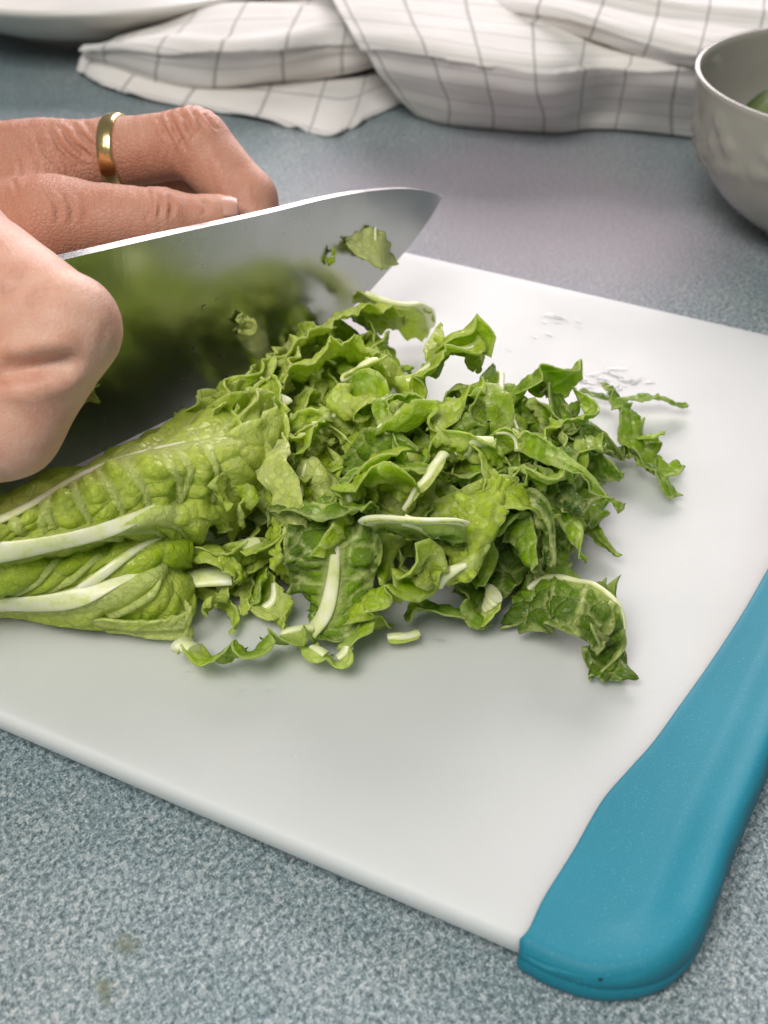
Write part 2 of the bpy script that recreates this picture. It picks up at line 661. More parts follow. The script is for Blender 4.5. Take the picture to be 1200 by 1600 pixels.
# grip: loft between the wavy inner border and the outer outline, height from the distance to the outline
inner_px = [(812, 1466), (826, 1452), (850, 1402), (895, 1330), (940, 1252), (980, 1205), (1020, 1160), (1060, 1105),
            (1098, 1052), (1130, 1005), (1165, 950), (1200, 888)]
I_ = [bl(at(x, y, PZ1)) for x, y in inner_px]
last = I_[-1]
# beyond the frame the border swings back towards the far corner
I_ += [np.array([last[0] + .002, last[1] + .03]), np.array([last[0] - .008, last[1] + .075]), np.array([-.004, depth - .006]), np.array([-.006, depth - .001])]
outer_px = [(812, 1497), (860, 1523), (930, 1545), (1000, 1543), (1050, 1523), (1090, 1480), (1118, 1412), (1142, 1343), (1200, 1204)]
O_ = [bl(at(x, y, .0055)) for x, y in outer_px]
e = O_[-1]
sl = norm(O_[-1] - O_[-2])
O_ += [e + sl * .04, e + sl * .08, np.array([e[0] + .010, depth * .80]), np.array([e[0] - .004, depth - .012]), np.array([e[0] - .02, depth]), np.array([.02, depth + .002]), np.array([-.006, depth + .001])]
NG, MG = 220, 90
Is, Os = spline(I_, NG), spline(O_, NG)
# panel: one cross-section swept along the board; its right end runs under the grip along the wavy border
x0 = -.34
half = [(.004, PZ0), (.0014, PZ0 + .0002), (.0004, PZ0 + .0008), (0, PZ0 + .0016)]
half += [(.0016 * (1 - math.cos(PI / 2 * k / 9)), PZ1 - .0022 + .0022 * math.sin(PI / 2 * k / 9)) for k in range(10)]
half += [(.0026, PZ1), (.006, PZ1)]
sec_y = [i_ for i_, z_ in half] + list(np.linspace(.012, depth - .012, 24)) + [depth - i_ for i_, z_ in half[::-1]]
sec_z = [z_ for i_, z_ in half] + [PZ1] * 24 + [z_ for i_, z_ in half[::-1]]
sec_y, sec_z = np.array(sec_y), np.array(sec_z)
order = np.argsort(Is[:, 1])
x_end = np.interp(sec_y, Is[order, 1], Is[order, 0]) + .0095
u_ = np.linspace(0, 1, 60)
PX = x0 + (x_end - x0)[None] * u_[:, None]
V = bw(np.stack([PX, np.repeat(sec_y[None], 60, 0)], -1), np.repeat(sec_z[None], 60, 0)).reshape(-1, 3)
mp_ = len(sec_y)
F = [tuple(f) for f in grid_faces(60, mp_, True)]
F += [tuple(range(mp_)), tuple(range(59 * mp_, 60 * mp_))]
panel = link('panel', solid('panel', V, F), M['board'], b_root)

# the first stretch of the outline runs along the near edge: pair samples by a warped parameter
w = np.linspace(0, 1, MG)
dense = spline(O_, 900)
arc = np.linspace(0, 1, 900)


def dist_outer(P):
    out = np.full(P.shape[:-1], 9.0)
    arg = np.zeros(P.shape[:-1])
    for k in range(0, 900):
        d = np.hypot(P[..., 0] - dense[k, 0], P[..., 1] - dense[k, 1])
        m_ = d < out
        out = np.where(m_, d, out)
        arg = np.where(m_, arc[k], arg)
    return out, arg


wq = 1 - (1 - w) ** 1.6
wq = np.where(w < .12, w * .2, .024 + .976 * np.clip((w - .12) / .88, 0, 1) ** .66)                                         # denser rows close to the outline
G2 = Is[:, None] * (1 - wq)[None, :, None] + Os[:, None] * wq[None, :, None]
D, A = dist_outer(G2)
Lm = .0032
L_al = float(np.linalg.norm(np.diff(dense, axis=0), axis=1).sum())
s_al = A * L_al                                       # metres along the outline from the near left start
rim = .0034 * np.clip((s_al - .010) / .026, 0, 1) ** 1.2
dI = spline(I_, 1400)
d_in = np.full(G2.shape[:2], 9.)
for q in dI:
    d_in = np.minimum(d_in, np.hypot(G2[..., 0] - q[0], G2[..., 1] - q[1]))
d_in[:, 0] = 0
lip = .0007 * np.clip(d_in / .0006, 0, 1) ** .6
fall = np.clip((D - .0028) / .0085, 0, 1)
bowlz = .5 + .5 * np.cos(PI * fall)
z = PZ1 + lip + rim * bowlz - .0003 * np.sin(PI * np.clip(d_in / .02, 0, 1)) * np.clip((D - .006) / .01, 0, 1)
rnd = np.clip(D / .0026, 0, 1)
z = z - .0030 * (1 - np.sqrt(np.clip(1 - (1 - rnd) ** 2, 0, 1)))
top = bw(G2, z)
side = []
for off, zz in ((.0002, .0062), (-.0001, .0057), (.0002, .0052), (.0001, .0026), (-.0008, .0008)):
    nrm = np.stack([np.gradient(Os[:, 1]), -np.gradient(Os[:, 0])], -1)
    side.append(bw(Os + norm(nrm) * off, np.full(NG, zz)))
allr = np.concatenate([top, np.stack(side, 1)], 1)
# close the underside back to the inner border, above the panel's own underside
allr = np.concatenate([allr, bw(Is + 0, np.full(NG, .0012))[:, None], ], 1)
V = allr.reshape(-1, 3)
F = [tuple(f)[::-1] for f in grid_faces(NG, allr.shape[1], True)]
mcol = allr.shape[1]
F.append(tuple(range(mcol)))
F.append(tuple(range((NG - 1) * mcol, NG * mcol))[::-1])
gme = mesh_from('grip', V, F)
bmg = bmesh.new()
bmg.from_mesh(gme)
bmesh.ops.recalc_face_normals(bmg, faces=bmg.faces)
bmg.to_mesh(gme)
bmg.free()
grip = link('grip', gme, M['grip'], b_root)
for p in gme.polygons:
    if len(p.vertices) > 4:
        p.use_smooth = False

# wet streaks and droplets on the board
rng = np.random.default_rng(5)


def blob_cap(cx, cy, rx, ry, ang, hgt, z0, rings_=7, seg=22, wob=.45):
    a = np.linspace(0, 2 * PI, seg, endpoint=False)
    ph = rng.uniform(0, 6, 4)
    edge = 1 + wob * (.5 * np.sin(2 * a + ph[0]) + .35 * np.sin(3 * a + ph[1]) + .3 * np.sin(5 * a + ph[2]))
    V = [np.array([[cx, cy, z0 + hgt]])]
    for k in range(1, rings_ + 1):
        t = k / rings_
        x = rx * t * edge * np.cos(a)
        y = ry * t * edge * np.sin(a)
        V.append(np.stack([cx + x * math.cos(ang) - y * math.sin(ang), cy + x * math.sin(ang) + y * math.cos(ang),
                           np.full(seg, z0 + hgt * (1 - t ** 2.4))], -1))
    F = [(0, 1 + i, 1 + (i + 1) % seg) for i in range(seg)]
    for k in range(rings_ - 1):
        o = 1 + k * seg
        F += [(o + i, o + seg + i, o + seg + (i + 1) % seg, o + (i + 1) % seg) for i in range(seg)]
    return np.vstack(V), F


Vs, Fs, off = [], [], 0
drops = []
for (x, y, rpx, n_, spread) in ((940, 592, 10, 12, 26), (985, 602, 8, 9, 22), (893, 507, 7, 7, 24), (862, 494, 9, 2, 6), (1085, 885, 5, 2, 10),
                                (800, 560, 4, 7, 40), (380, 1062, 4, 5, 40), (690, 995, 5, 4, 30), (430, 1170, 3, 4, 50), (180, 1172, 3, 4, 20), (425, 1180, 3, 3, 20), (855, 815, 5, 4, 14),
                                (290, 1050, 3, 4, 15)):
    for k in range(n_):
        r_ = rpx * rng.uniform(.3, 1.1)
        p = at(x + rng.normal() * spread, y + rng.normal() * spread * .35, PZ1)
        s_ = np.linalg.norm(p - np.array([0, 0, CAM_H])) / FPX
        drops.append((p[0], p[1], r_ * s_ * rng.uniform(.9, 1.9), r_ * s_ * .7, rng.uniform(-.9, .3), .00006 + .00018 * rng.random() * r_ / 8))
for q in drops:
    v, f = blob_cap(*q, PZ1 + .0001)
    Vs.append(v)
    Fs += [tuple(i + off for i in ff) for ff in f]
    off += len(v)
wat = link('water', mesh_from('water', np.vstack(Vs), Fs), M['water'])
tag(wat, 'beads and smears of water on the white cutting board', 'water', kind='stuff')

# ------------------------------------------------------------------ knife
kA, kT = at(0, 790, .025), at(690, 303, .045)
ke = norm(kT - kA)
ku = norm(np.array([0, 0, 1.]) - ke * ke[2])
kn = np.cross(ke, ku)                                    # the near face looks along kn
O3 = np.array([0, 0, CAM_H])


def onblade(x, y):
    r = ray(x, y)
    return O3 + r * (np.dot(kA - O3, kn) / np.dot(r, kn))


def kl(p):
    return np.array([np.dot(p - kA, ke), np.dot(p - kA, ku)])


sp_px = [(112, 398), (230, 371), (350, 345), (430, 327), (500, 310), (560, 299), (615, 294), (655, 296), (692, 306)]
ed_px = [(20, 777), (150, 711), (300, 637), (380, 594), (450, 549), (505, 513), (560, 472), (600, 430), (640, 384), (672, 340), (692, 306)]
spl = [kl(onblade(x, y)) for x, y in sp_px]
edl = [kl(onblade(x, y)) for x, y in ed_px]
ext = -.060
d0 = norm(spl[1] - spl[0])
spl = [spl[0] + d0 * (ext - spl[0][0]) / d0[0]] + spl
d1 = norm(edl[1] - edl[0])
edl = [edl[0] + d1 * (ext + .012 - edl[0][0]) / d1[0]] + edl
NK = 120
S2, E2 = spline(spl, NK), spline(edl, NK)
rows = []
MK = 16
th0 = .0021                                              # half thickness at the spine, heel end
for j in range(MK + 1):
    t = j / MK
    q = S2 * (1 - t) + E2 * t
    half = th0 * np.linspace(1.0, .30, NK) ** 1.0 * (1 - t) ** .9 + .00008
    rows.append((q, half))
pts = []
ring = [(rows[j], 1) for j in range(MK + 1)] + [(rows[j], -1) for j in range(MK, -1, -1)]
for (q, half), sgn in ring:
    sh = half
    pts.append(kA + q[:, :1] * ke + q[:, 1:2] * ku + (sgn * sh)[:, None] * kn)
V = np.stack(pts, 1)
mk = V.shape[1]
F = [tuple(f) for f in grid_faces(NK, mk, True)]
F.append(tuple(range(mk))[::-1])
kme = mesh_from('blade', V.reshape(-1, 3), F)
bmg = bmesh.new()
bmg.from_mesh(kme)
bmesh.ops.recalc_face_normals(bmg, faces=bmg.faces)
for ed in bmg.edges:                                      # crisp spine corners
    if len(ed.link_faces) == 2 and ed.calc_face_angle(0) > .6:
        ed.smooth = False
bmg.to_mesh(kme)
bmg.free()
k_root = thing('chef_knife', kA)
tag(k_root, 'wide steel kitchen knife slicing down behind the cut cabbage half', 'knife')
link('blade', kme, M['steel'], k_root)
# bolster and handle run on behind the fist, out of the frame
hA = kA + (S2[0][0] + .004) * ke + (S2[0][1] - .012) * ku
hd = norm(-ke + .03 * ku)
hp = [hA + hd * s for s in np.linspace(0, .115, 14)]
hr = [.0085, .0095, .0105, .0110, .0108, .0104, .0104, .0108, .0114, .0120, .0124, .0124, .0116, .008]
V, F = tube(hp, hr, 18, 1.35, np.tile(ku, (14, 1)))
link('handle', solid('handle', V, F), M['handle'], k_root)
V, F = tube([hA - hd * .012, hA - hd * .006, hA, hA + hd * .003], [.0035, .0065, .0086, .0088], 18, 1.5, np.tile(ku, (4, 1)))
link('bolster', solid('bolster', V, F), M['steel'], k_root)

# ------------------------------------------------------------------ bowl with green slices, far right
bc = at(1300, 358, 0)
prof = [(0, .004), (.024, .004), (.026, .0), (.030, .0), (.0305, .004), (.040, .0085), (.052, .019), (.0605, .034), (.0635, .050), (.0645, .0600),
        (.0650, .0612), (.0646, .0620), (.0636, .0618), (.0628, .0600), (.0615, .050), (.0580, .035), (.0480, .020), (.034, .011), (.018, .0085), (0, .008)]
prof = spline([(r_ * .87, 0, z_ * .90) for r_, z_ in prof], 90)[:, [0, 2]]
prof[0, 0] = prof[-1, 0] = .0002
V, F = lathe(prof, 120)
# moulded flower sprigs on the outside
ang = np.arctan2(V[:, 1], V[:, 0])
rad = np.hypot(V[:, 0], V[:, 1])
zz = V[:, 2]
outer = np.repeat(np.arange(90) < 46, 120)
emb = np.zeros(len(V))
rg = np.random.default_rng(2)
for k in range(14):
    a0 = 2 * PI * k / 14
    for q in range(9):
        aa, zc = a0 + rg.normal() * .10, .034 + rg.normal() * .007
        dd = np.hypot(((ang - aa + PI) % (2 * PI) - PI) * .06, zz - zc)
        emb = np.maximum(emb, np.exp(-(dd / .0026) ** 2))
sc_ = 1 + np.where(outer, emb, 0) * .0020 / np.maximum(rad, .02)
V[:, 0] *= sc_
V[:, 1] *= sc_
bowl = thing('bowl', bc)
tag(bowl, 'pale grey glazed bowl with moulded sprigs, cut by the right edge', 'bowl')
o = link('body', mesh_from('body', V + bc, F[:, ::-1]), M['bowl'], bowl)


def slice_obj(cx, cy, cz, r_, tilt, az, lab):
    root = thing('cucumber_slice', bc + np.array([cx, cy, cz]))
    tag(root, lab, 'cucumber slice', 'green slices in the glazed bowl')
    t_ = .004
    for nm, pr, m_ in (('flesh', [(0.0001, -t_), (r_ * .93, -t_), (r_ * .93, t_ * .9), (r_ * .6, t_), (0.0001, t_ * .85)], 'cucumber'),
                       ('rind', [(r_ * .925, -t_ * 1.02), (r_ * .99, -t_), (r_, 0), (r_ * .99, t_ * .9), (r_ * .925, t_ * .93)], 'peel')):
        v, f = lathe(pr, 32)
        rot = Matrix.Rotation(az, 3, 'Z') @ Matrix.Rotation(tilt, 3, 'X')
        v = v @ np.array(rot).T + bc + np.array([cx, cy, cz])
        link(nm, mesh_from(nm, v, f[:, ::-1]), M[m_], root)


slice_obj(-0.0209, 0.0052, 0.0360, 0.0191, R(35), R(-60), 'green slice leaning against the left inside of the bowl')
slice_obj(-0.0052, -0.0139, 0.0340, 0.0191, R(30), R(10), 'green slice lying nearest the front rim inside the bowl')
slice_obj(0.0035, 0.0209, 0.0360, 0.0191, R(-30), R(20), 'green slice leaning on the back wall inside the bowl')
slice_obj(0.0017, 0.0017, 0.0410, 0.0191, R(12), R(140), 'green slice on top of the others in the bowl')

# ------------------------------------------------------------------ serving dish, far left, cut by the frame
dc = at(185, 14, 0)
prof = [(0, .003), (.060, .003), (.062, 0), (.066, 0), (.068, .004), (.090, .012), (.118, .030), (.120, .0315), (.119, .033), (.116, .0325), (.088, .016), (.064, .008), (0, .007)]
prof = spline([(r_, 0, z_) for r_, z_ in prof], 60)[:, [0, 2]]
prof[0, 0] = prof[-1, 0] = .0002
V, F = lathe(prof, 96)
dish = thing('serving_dish', dc)
tag(dish, 'shallow white china dish behind the towel at the top edge', 'dish')
link('body', mesh_from('body', V + dc, F[:, ::-1]), M['plate'], dish)

# ------------------------------------------------------------------ checked towel
t_root = thing('towel', at(640, 150, 0))
tag(t_root, 'crumpled white cotton towel with thin grey check lines', 'towel')


def fold(name, ctrl, nu, nv, ku_, kv_, wr=.0015, seed=1, u0=0., v0=0., hem=False, th=.0014, edge_drop=None):
    rg = np.random.default_rng(seed)
    P = surf([[at(*c) for c in row] for row in ctrl], nu, nv)
    du, dv = np.gradient(P, axis=0), np.gradient(P, axis=1)
    N = norm(np.cross(dv, du))
    N *= np.sign(N[..., 2:3] + 1e-6)
    uu, vv = np.meshgrid(np.linspace(0, 1, nu), np.linspace(0, 1, nv), indexing='ij')
    Lu = np.linalg.norm(du, axis=-1).sum(0).mean()
    Lv = np.linalg.norm(dv, axis=-1).sum(1).mean()
    q = noise2(vv * Lv / .06, uu * Lu / .03, rg, 3, 1.4)
    disp = wr * q
    if hem:
        disp += .0011 * np.exp(-((uu) / .05) ** 2) * (1 + .9 * np.sin(vv * Lv / .0035 + 1.5 * np.sin(vv * 31)))
    P = P + N * disp[..., None]
    P[..., 2] = np.maximum(P[..., 2], .0012)
    me = mesh_from(name, P.reshape(-1, 3), grid_faces(nu, nv))
    set_uv(me, np.stack([v0 + vv * Lv / kv_, u0 + uu * Lu / ku_], -1).reshape(-1, 2))
    o = link(name, me, M['towel'], t_root)
    md = o.modifiers.new('thickness', 'SOLIDIFY')
    md.thickness = th
    md.offset = 1
    return o


# big fold on the right: rolls up from the table and lies back
fold('fold', [
    [(655, 178, .002), (700, 192, .001), (780, 203, .001), (870, 208, .001), (925, 203, .001), (1010, 209, .001), (1140, 222, .001), (1300, 226, .001)],
    [(612, 142, .013), (700, 164, .014), (780, 173, .014), (870, 180, .014), (935, 168, .012), (1010, 172, .015), (1140, 180, .015), (1300, 186, .014)],
    [(578, 98, .026), (680, 118, .030), (770, 130, .031), (860, 138, .030), (940, 128, .027), (1020, 128, .031), (1140, 134, .030), (1300, 142, .029)],
    [(552, 56, .034), (660, 70, .041), (760, 84, .042), (860, 94, .041), (945, 92, .037), (1030, 90, .040), (1140, 92, .040), (1300, 100, .038)],
    [(530, 18, .036), (640, 26, .044), (750, 38, .046), (860, 50, .045), (950, 56, .041), (1040, 56, .043), (1140, 58, .042), (1300, 64, .040)],
    [(512, -22, .036), (624, -18, .044), (740, -6, .046), (860, 6, .045), (955, 18, .042), (1050, 22, .043), (1150, 25, .042), (1300, 30, .040)],
    [(498, -62, .034), (610, -60, .040), (735, -48, .042), (860, -36, .042), (960, -24, .04), (1060, -16, .04), (1160, -12, .04), (1300, -6, .038)],
    [(485, -120, .004), (600, -120, .006), (730, -110, .008), (860, -96, .008), (965, -90, .008), (1070, -80, .008), (1170, -76, .008), (1300, -70, .008)],
], 130, 200, .0275, .0275, .0011, 3, .05, .30)
# a second layer lying over it at the upper right
fold('fold', [
    [(760, 22, .040), (850, 42, .0425), (940, 66, .0395), (1030, 92, .0385), (1110, 108, .037), (1210, 126, .033), (1320, 140, .030)],
    [(768, 4, .043), (860, 20, .0495), (950, 44, .048), (1040, 66, .047), (1120, 80, .046), (1215, 96, .043), (1320, 110, .04)],
    [(780, -26, .042), (870, -12, .050), (962, 8, .049), (1050, 26, .049), (1130, 40, .048), (1222, 52, .046), (1320, 62, .044)],
    [(795, -70, .040), (885, -60, .052), (975, -44, .052), (1060, -30, .052), (1140, -18, .05), (1230, -8, .048), (1320, 0, .046)],
    [(810, -130, .010), (900, -120, .010), (985, -110, .010), (1070, -100, .010), (1150, -90, .01), (1230, -80, .01), (1320, -76, .01)],
], 80, 120, .0275, .0275, .0013, 9, .35, .62)
# loose flap lying flat at the left, hem towards the camera
fold('flap', [
    [(126, 108, .003), (150, 128, .002), (215, 150, .002), (300, 166, .002), (400, 184, .002), (470, 198, .002), (522, 207, .002), (580, 180, .002), (650, 150, .002)],
    [(130, 94, .006), (165, 112, .006), (235, 130, .005), (315, 146, .005), (410, 160, .005), (480, 170, .005), (535, 176, .005), (590, 150, .005), (655, 128, .005)],
    [(140, 84, .007), (185, 98, .008), (255, 112, .007), (330, 124, .006), (420, 134, .006), (490, 140, .006), (545, 142, .006), (595, 122, .006), (655, 104, .006)],
    [(152, 78, .006), (205, 86, .006), (280, 96, .005), (350, 104, .005), (430, 110, .004), (500, 112, .004), (555, 112, .004), (600, 98, .004), (655, 80, .004)],
], 70, 190, .0275, .0275, .0012, 5, .4, .1, True)
# rolled upper layer of the left part
fold('fold', [
    [(132, 92, .008), (190, 104, .009), (260, 120, .008), (330, 124, .008), (420, 116, .009), (500, 110, .008), (570, 104, .008), (640, 90, .008)],
    [(128, 80, .014), (188, 84, .018), (260, 98, .018), (335, 104, .018), (420, 98, .019), (500, 88, .017), (572, 82, .016), (640, 70, .014)],
    [(150, 66, .018), (205, 62, .024), (270, 68, .026), (345, 76, .028), (425, 72, .027), (505, 62, .024), (575, 58, .022), (640, 48, .018)],
    [(190, 52, .018), (240, 42, .024), (300, 40, .028), (365, 42, .031), (440, 40, .029), (515, 34, .024), (580, 30, .022), (640, 22, .018)],
    [(235, 36, .016), (285, 24, .020), (335, 16, .025), (395, 8, .028), (460, 8, .028), (525, 4, .024), (585, 0, .020), (640, -6, .016)],
    [(300, 16, .012), (330, 6, .014), (370, -8, .018), (430, -20, .020), (480, -24, .020), (540, -28, .018), (590, -32, .014), (640, -36, .012)],
    [(350, -10, .003), (370, -20, .003), (400, -40, .003), (450, -52, .003), (500, -58, .003), (550, -60, .003), (600, -62, .003), (640, -66, .003)],
], 110, 150, .0275, .0275, .0032, 14, .2, .0)

# ------------------------------------------------------------------ hands: one continuous skin from a blended distance field


def smin(a, b, k):
    h = np.clip(.5 + .5 * (b - a) / k, 0, 1)
    return b * (1 - h) + a * h - k * h * (1 - h)


def smax(a, b, k):
    return -smin(-a, -b, k)


def cap(P, a, b, ra, rb, squash=None):
    ab = b - a
    t = np.clip((P - a) @ ab / np.dot(ab, ab), 0, 1)
    q = P - (a + t[:, None] * ab)
    if squash is not None:                               # (axis, factor): flatter along that axis
        axs, f = squash
        q = q + (q @ axs)[:, None] * axs * (1 / f - 1)
    return np.linalg.norm(q, axis=1) - (ra + t * (rb - ra))


def chain(P, pts, rad, k=.002):
    d = None
    for i in range(len(pts) - 1):
        c = cap(P, pts[i], pts[i + 1], rad[i], rad[i + 1])
        d = c if d is None else smin(d, c, k)
    return d


def surface_net(f, lo, hi, h):
    lo, hi = np.asarray(lo, float), np.asarray(hi, float)
    n = np.ceil((hi - lo) / h).astype(int) + 1
    X = [lo[i] + h * np.arange(n[i]) for i in range(3)]
    D = np.empty(tuple(n), np.float64)
    step = max(1, int(400000 / (n[1] * n[2])))
    for s in range(0, n[0], step):
        g = np.stack(np.meshgrid(X[0][s:s + step], X[1], X[2], indexing='ij'), -1)
        D[s:s + step] = f(g.reshape(-1, 3)).reshape(g.shape[:3])
    S = D < 0
    cs = np.zeros(tuple(n - 1), np.int16)
    for dx in (0, 1):
        for dy in (0, 1):
            for dz in (0, 1):
                cs += S[dx:n[0] - 1 + dx, dy:n[1] - 1 + dy, dz:n[2] - 1 + dz]
    act = (cs > 0) & (cs < 8)
    idx = -np.ones(act.shape, np.int64)
    c = np.argwhere(act)
    idx[act] = np.arange(len(c))
    acc, cnt = np.zeros((len(c), 3)), np.zeros(len(c))
    cor = [np.array(q) for q in np.ndindex(2, 2, 2)]
    for p in cor:
        for a in range(3):
            if p[a]:
                continue
            q = p.copy()
            q[a] = 1
            d0 = D[tuple((c + p).T)]
            d1 = D[tuple((c + q).T)]
            m = (d0 < 0) != (d1 < 0)
            t = np.where(m, d0 / np.where(m, d0 - d1, 1), 0)
            pos = p[None] + t[:, None] * (q - p)[None]
            acc += np.where(m[:, None], pos, 0)
            cnt += m
    V = lo + h * (c + acc / cnt[:, None])
    F = []
    for a in range(3):
        b_, c_ = (a + 1) % 3, (a + 2) % 3
        sl0 = [slice(1, -1)] * 3
        sl0[a] = slice(0, n[a] - 1)
        sl1 = [slice(1, -1)] * 3
        sl1[a] = slice(1, n[a])
        s0, s1 = S[tuple(sl0)], S[tuple(sl1)]
        for sgn, m in ((1, s0 & ~s1), (-1, ~s0 & s1)):
            e = np.argwhere(m)
            if not len(e):
                continue
            base = e.copy()
            base[:, b_] += 1
            base[:, c_] += 1
            eb, ec = np.zeros(3, int), np.zeros(3, int)
            eb[b_] = 1
            ec[c_] = 1
            q = [base - eb - ec, base - ec, base, base - eb]
            q = [idx[tuple(k.T)] for k in q]
            if sgn < 0:
                q = q[::-1]
            F.append(np.stack(q, 1))
    F = np.vstack(F)
    F = F[(F >= 0).all(1)]
    e = h * .05
    for _ in range(3):                                    # settle onto the exact surface
        d = f(V)
        g = np.stack([(f(V + np.eye(3)[i] * e) - d) / e for i in range(3)], 1)
        g /= np.maximum((g * g).sum(1, keepdims=True), .2)
        V = V - .8 * d[:, None] * g
    return V, F, norm(g)


# ---- left hand, beyond the blade, holding the cabbage
lMCP, lPIP, lDIP, lTIP = atd(58, 257, .350), atd(303, 223, .338), atd(386, 312, .337), atd(402, 400, .334)
offs = np.array([-.004, .0165, -.0128])
fingers_l = [([lMCP, .5 * (lMCP + lPIP), lPIP, lDIP, lTIP], [.0112, .0091, .0089, .0077, .0066])]
for k in (1, 2, 3):
    s_ = (0, 1.02, .98, .80)[k]
    o_ = offs * k + np.array([.004, 0, -.001]) * (k == 1)
    m_ = lMCP + o_
    fingers_l.append(([m_, m_ + .5 * s_ * (lPIP - lMCP), m_ + s_ * (lPIP - lMCP), m_ + s_ * (lDIP - lMCP) + (0, 0, -.001), m_ + s_ * (lTIP - lMCP)],
                      [.0108, .0088, .0086, .0076, .0066]))
lW = atd(-330, 330, .372)
tCMC, tMCP, tIP, tTIP = atd(-95, 385, .342), atd(82, 352, .325), atd(246, 343, .321), atd(338, 337, .322)
tax = norm(tTIP - tIP)
tup = norm(np.array([0, -.25, 1.]) - tax * np.dot(tax, np.array([0, -.25, 1.])))


def f_left(P):
    d = None
    for pts, rad in fingers_l:
        c = chain(P, pts, rad, .0022)
        d = c if d is None else smin(d, c, .0014)
    pal = None
    for i, (pts, rad) in enumerate(fingers_l):
        c = cap(P, pts[0], lW + offs * (i - 1.2) * .75, rad[0] * .95, .0165)
        pal = c if pal is None else smin(pal, c, .010)
    d = smin(d, pal, .0035)
    th = chain(P, [tCMC, tMCP, tIP], [.0165, .0118, .0078], .004)
    th = smin(th, cap(P, tIP, tTIP, .0078, .0058, (tup, .82)), .003)
    web = smin(cap(P, tMCP * .75 + tCMC * .25, lMCP + (lPIP - lMCP) * .10, .0095, .0080), cap(P, tCMC, lMCP * .8 + lW * .2, .0165, .0125), .010)
    web = smin(web, cap(P, tCMC, lW, .018, .022), .012)
    d = smin(d, web, .0075)
    d = smin(d, th, .0030)
    arm = cap(P, lW, lW + np.array([-.16, .01, .012]), .026, .034)
    d = smin(d, arm, .016)
    return d


def finer(V, F, f, h):
    """one split of every quad, settled back onto the surface"""
    e = np.sort(np.concatenate([np.stack([F[:, i], F[:, (i + 1) % 4]], 1) for i in range(4)]), 1)
    key = e[:, 0] * len(V) + e[:, 1]
    uq, inv = np.unique(key, return_inverse=True)
    mid = .5 * (V[uq // len(V)] + V[uq % len(V)])
    nV, nE, nF = len(V), len(uq), len(F)
    W = np.concatenate([V, mid, V[F].mean(1)])
    m = nV + inv.reshape(4, nF).T
    c = nV + nE + np.arange(nF)
    Q = np.concatenate([np.stack([F[:, i], m[:, i], c, m[:, (i + 3) % 4]], 1) for i in range(4)])
    ee = h * .05
    for _ in range(2):
        d = f(W)
        g = np.stack([(f(W + np.eye(3)[i] * ee) - d) / ee for i in range(3)], 1)
        g /= np.maximum((g * g).sum(1, keepdims=True), .2)
        W = W - .8 * d[:, None] * g
    return W, Q, norm(g)


def hit(f, x, y, t0=.18):
    """the point of a surface seen at pixel x, y"""
    r = ray(x, y)
    k = np.linalg.norm(r)
    t = t0
    for _ in range(60):
        d = float(f((O3 + r * t)[None])[0])
        t += d * .8 / k
        if abs(d) < 2e-5 or t > .6:
            break
    return O3 + r * t


def carve(V, f, lines, amp, width, t0=.18):
    """creases drawn along pixel polylines on the skin; each (points, strength)"""
    out = np.zeros(len(V))
    for pl, a_ in lines:
        P = spline(np.array([hit(f, x, y, t0) for x, y in pl]), 24)
        d = np.full(len(V), 9.)
        tt = np.zeros(len(V))
        for i in range(23):
            ab = P[i + 1] - P[i]
            t = np.clip((V - P[i]) @ ab / max(ab @ ab, 1e-14), 0, 1)
            q = np.linalg.norm(V - P[i] - t[:, None] * ab, axis=1)
            m = q < d
            d = np.where(m, q, d)
            tt = np.where(m, (i + t) / 23, tt)
        fade = np.clip(np.minimum(tt, 1 - tt) * 5, 0, 1) if a_ > 0 else 1
        out -= amp * abs(a_) * fade * (np.exp(-(d / width) ** 2) - .35 * np.exp(-((d - 2 * width) / (1.2 * width)) ** 2))
    return out


def wrinkle(V, N, centre, axis, offsets, amp, width, radius, dorsal=None):
    """shallow creases across a finger"""
    q = V - centre
    s = q @ axis
    w = np.exp(-(np.linalg.norm(q, axis=1) / radius) ** 4)
    if dorsal is not None:
        w = w * np.clip((N @ dorsal) * 2.0 + .2, 0, 1)
    side = np.cross(axis, dorsal if dorsal is not None else np.array([0, 0, 1.]))
    lat = q @ norm(side)
    out = np.zeros(len(V))
    for o_, a_ in offsets:
        out -= amp * a_ * np.exp(-((s - o_ - .0006 * np.sin(lat * 700 + o_ * 3000) + 6 * lat ** 2) / width) ** 2)
    return out * w


V, F, N = finer(*surface_net(f_left, (-.19, .225, .01), (.005, .40, .14), .00115)[:2], f_left, .00115)
pax = norm(lPIP - lMCP)
mid_ax = norm(pax + norm(lDIP - lPIP))
dor = norm(np.array([-.1, -.35, 1.]))
disp = wrinkle(V, N, lPIP - pax * .001, mid_ax, [(-.0062, .6), (-.0036, .9), (-.0012, 1.0), (.0016, .9), (.0042, .6)], .00042, .00055, .0125, dor)
disp += wrinkle(V, N, lMCP + pax * .012, pax, [(-.009, .7), (-.006, .8), (-.003, .9), (0, .8), (.003, .7), (.006, .5)], .00030, .0008, .017, norm(np.array([-.2, -.6, .8])))
disp += wrinkle(V, N, tIP, tax, [(-.004, .7), (-.0015, 1), (.0015, .8), (.004, .5)], .00028, .0006, .011, tup)
disp += wrinkle(V, N, tTIP + tax * .002, tax, [(-.006, 1.0)], .0003, .0006, .008, tup)
rg = np.random.default_rng(4)
disp += .00013 * noise2(V[:, 0] * 420 + V[:, 2] * 130, V[:, 1] * 420 - V[:, 2] * 260, rg, 3, 1.0)
tend = wrinkle(V, N, lMCP - pax * .016, np.cross(pax, dor), [(0., -1.0)], .0008, .003, .03, dor)
disp += tend
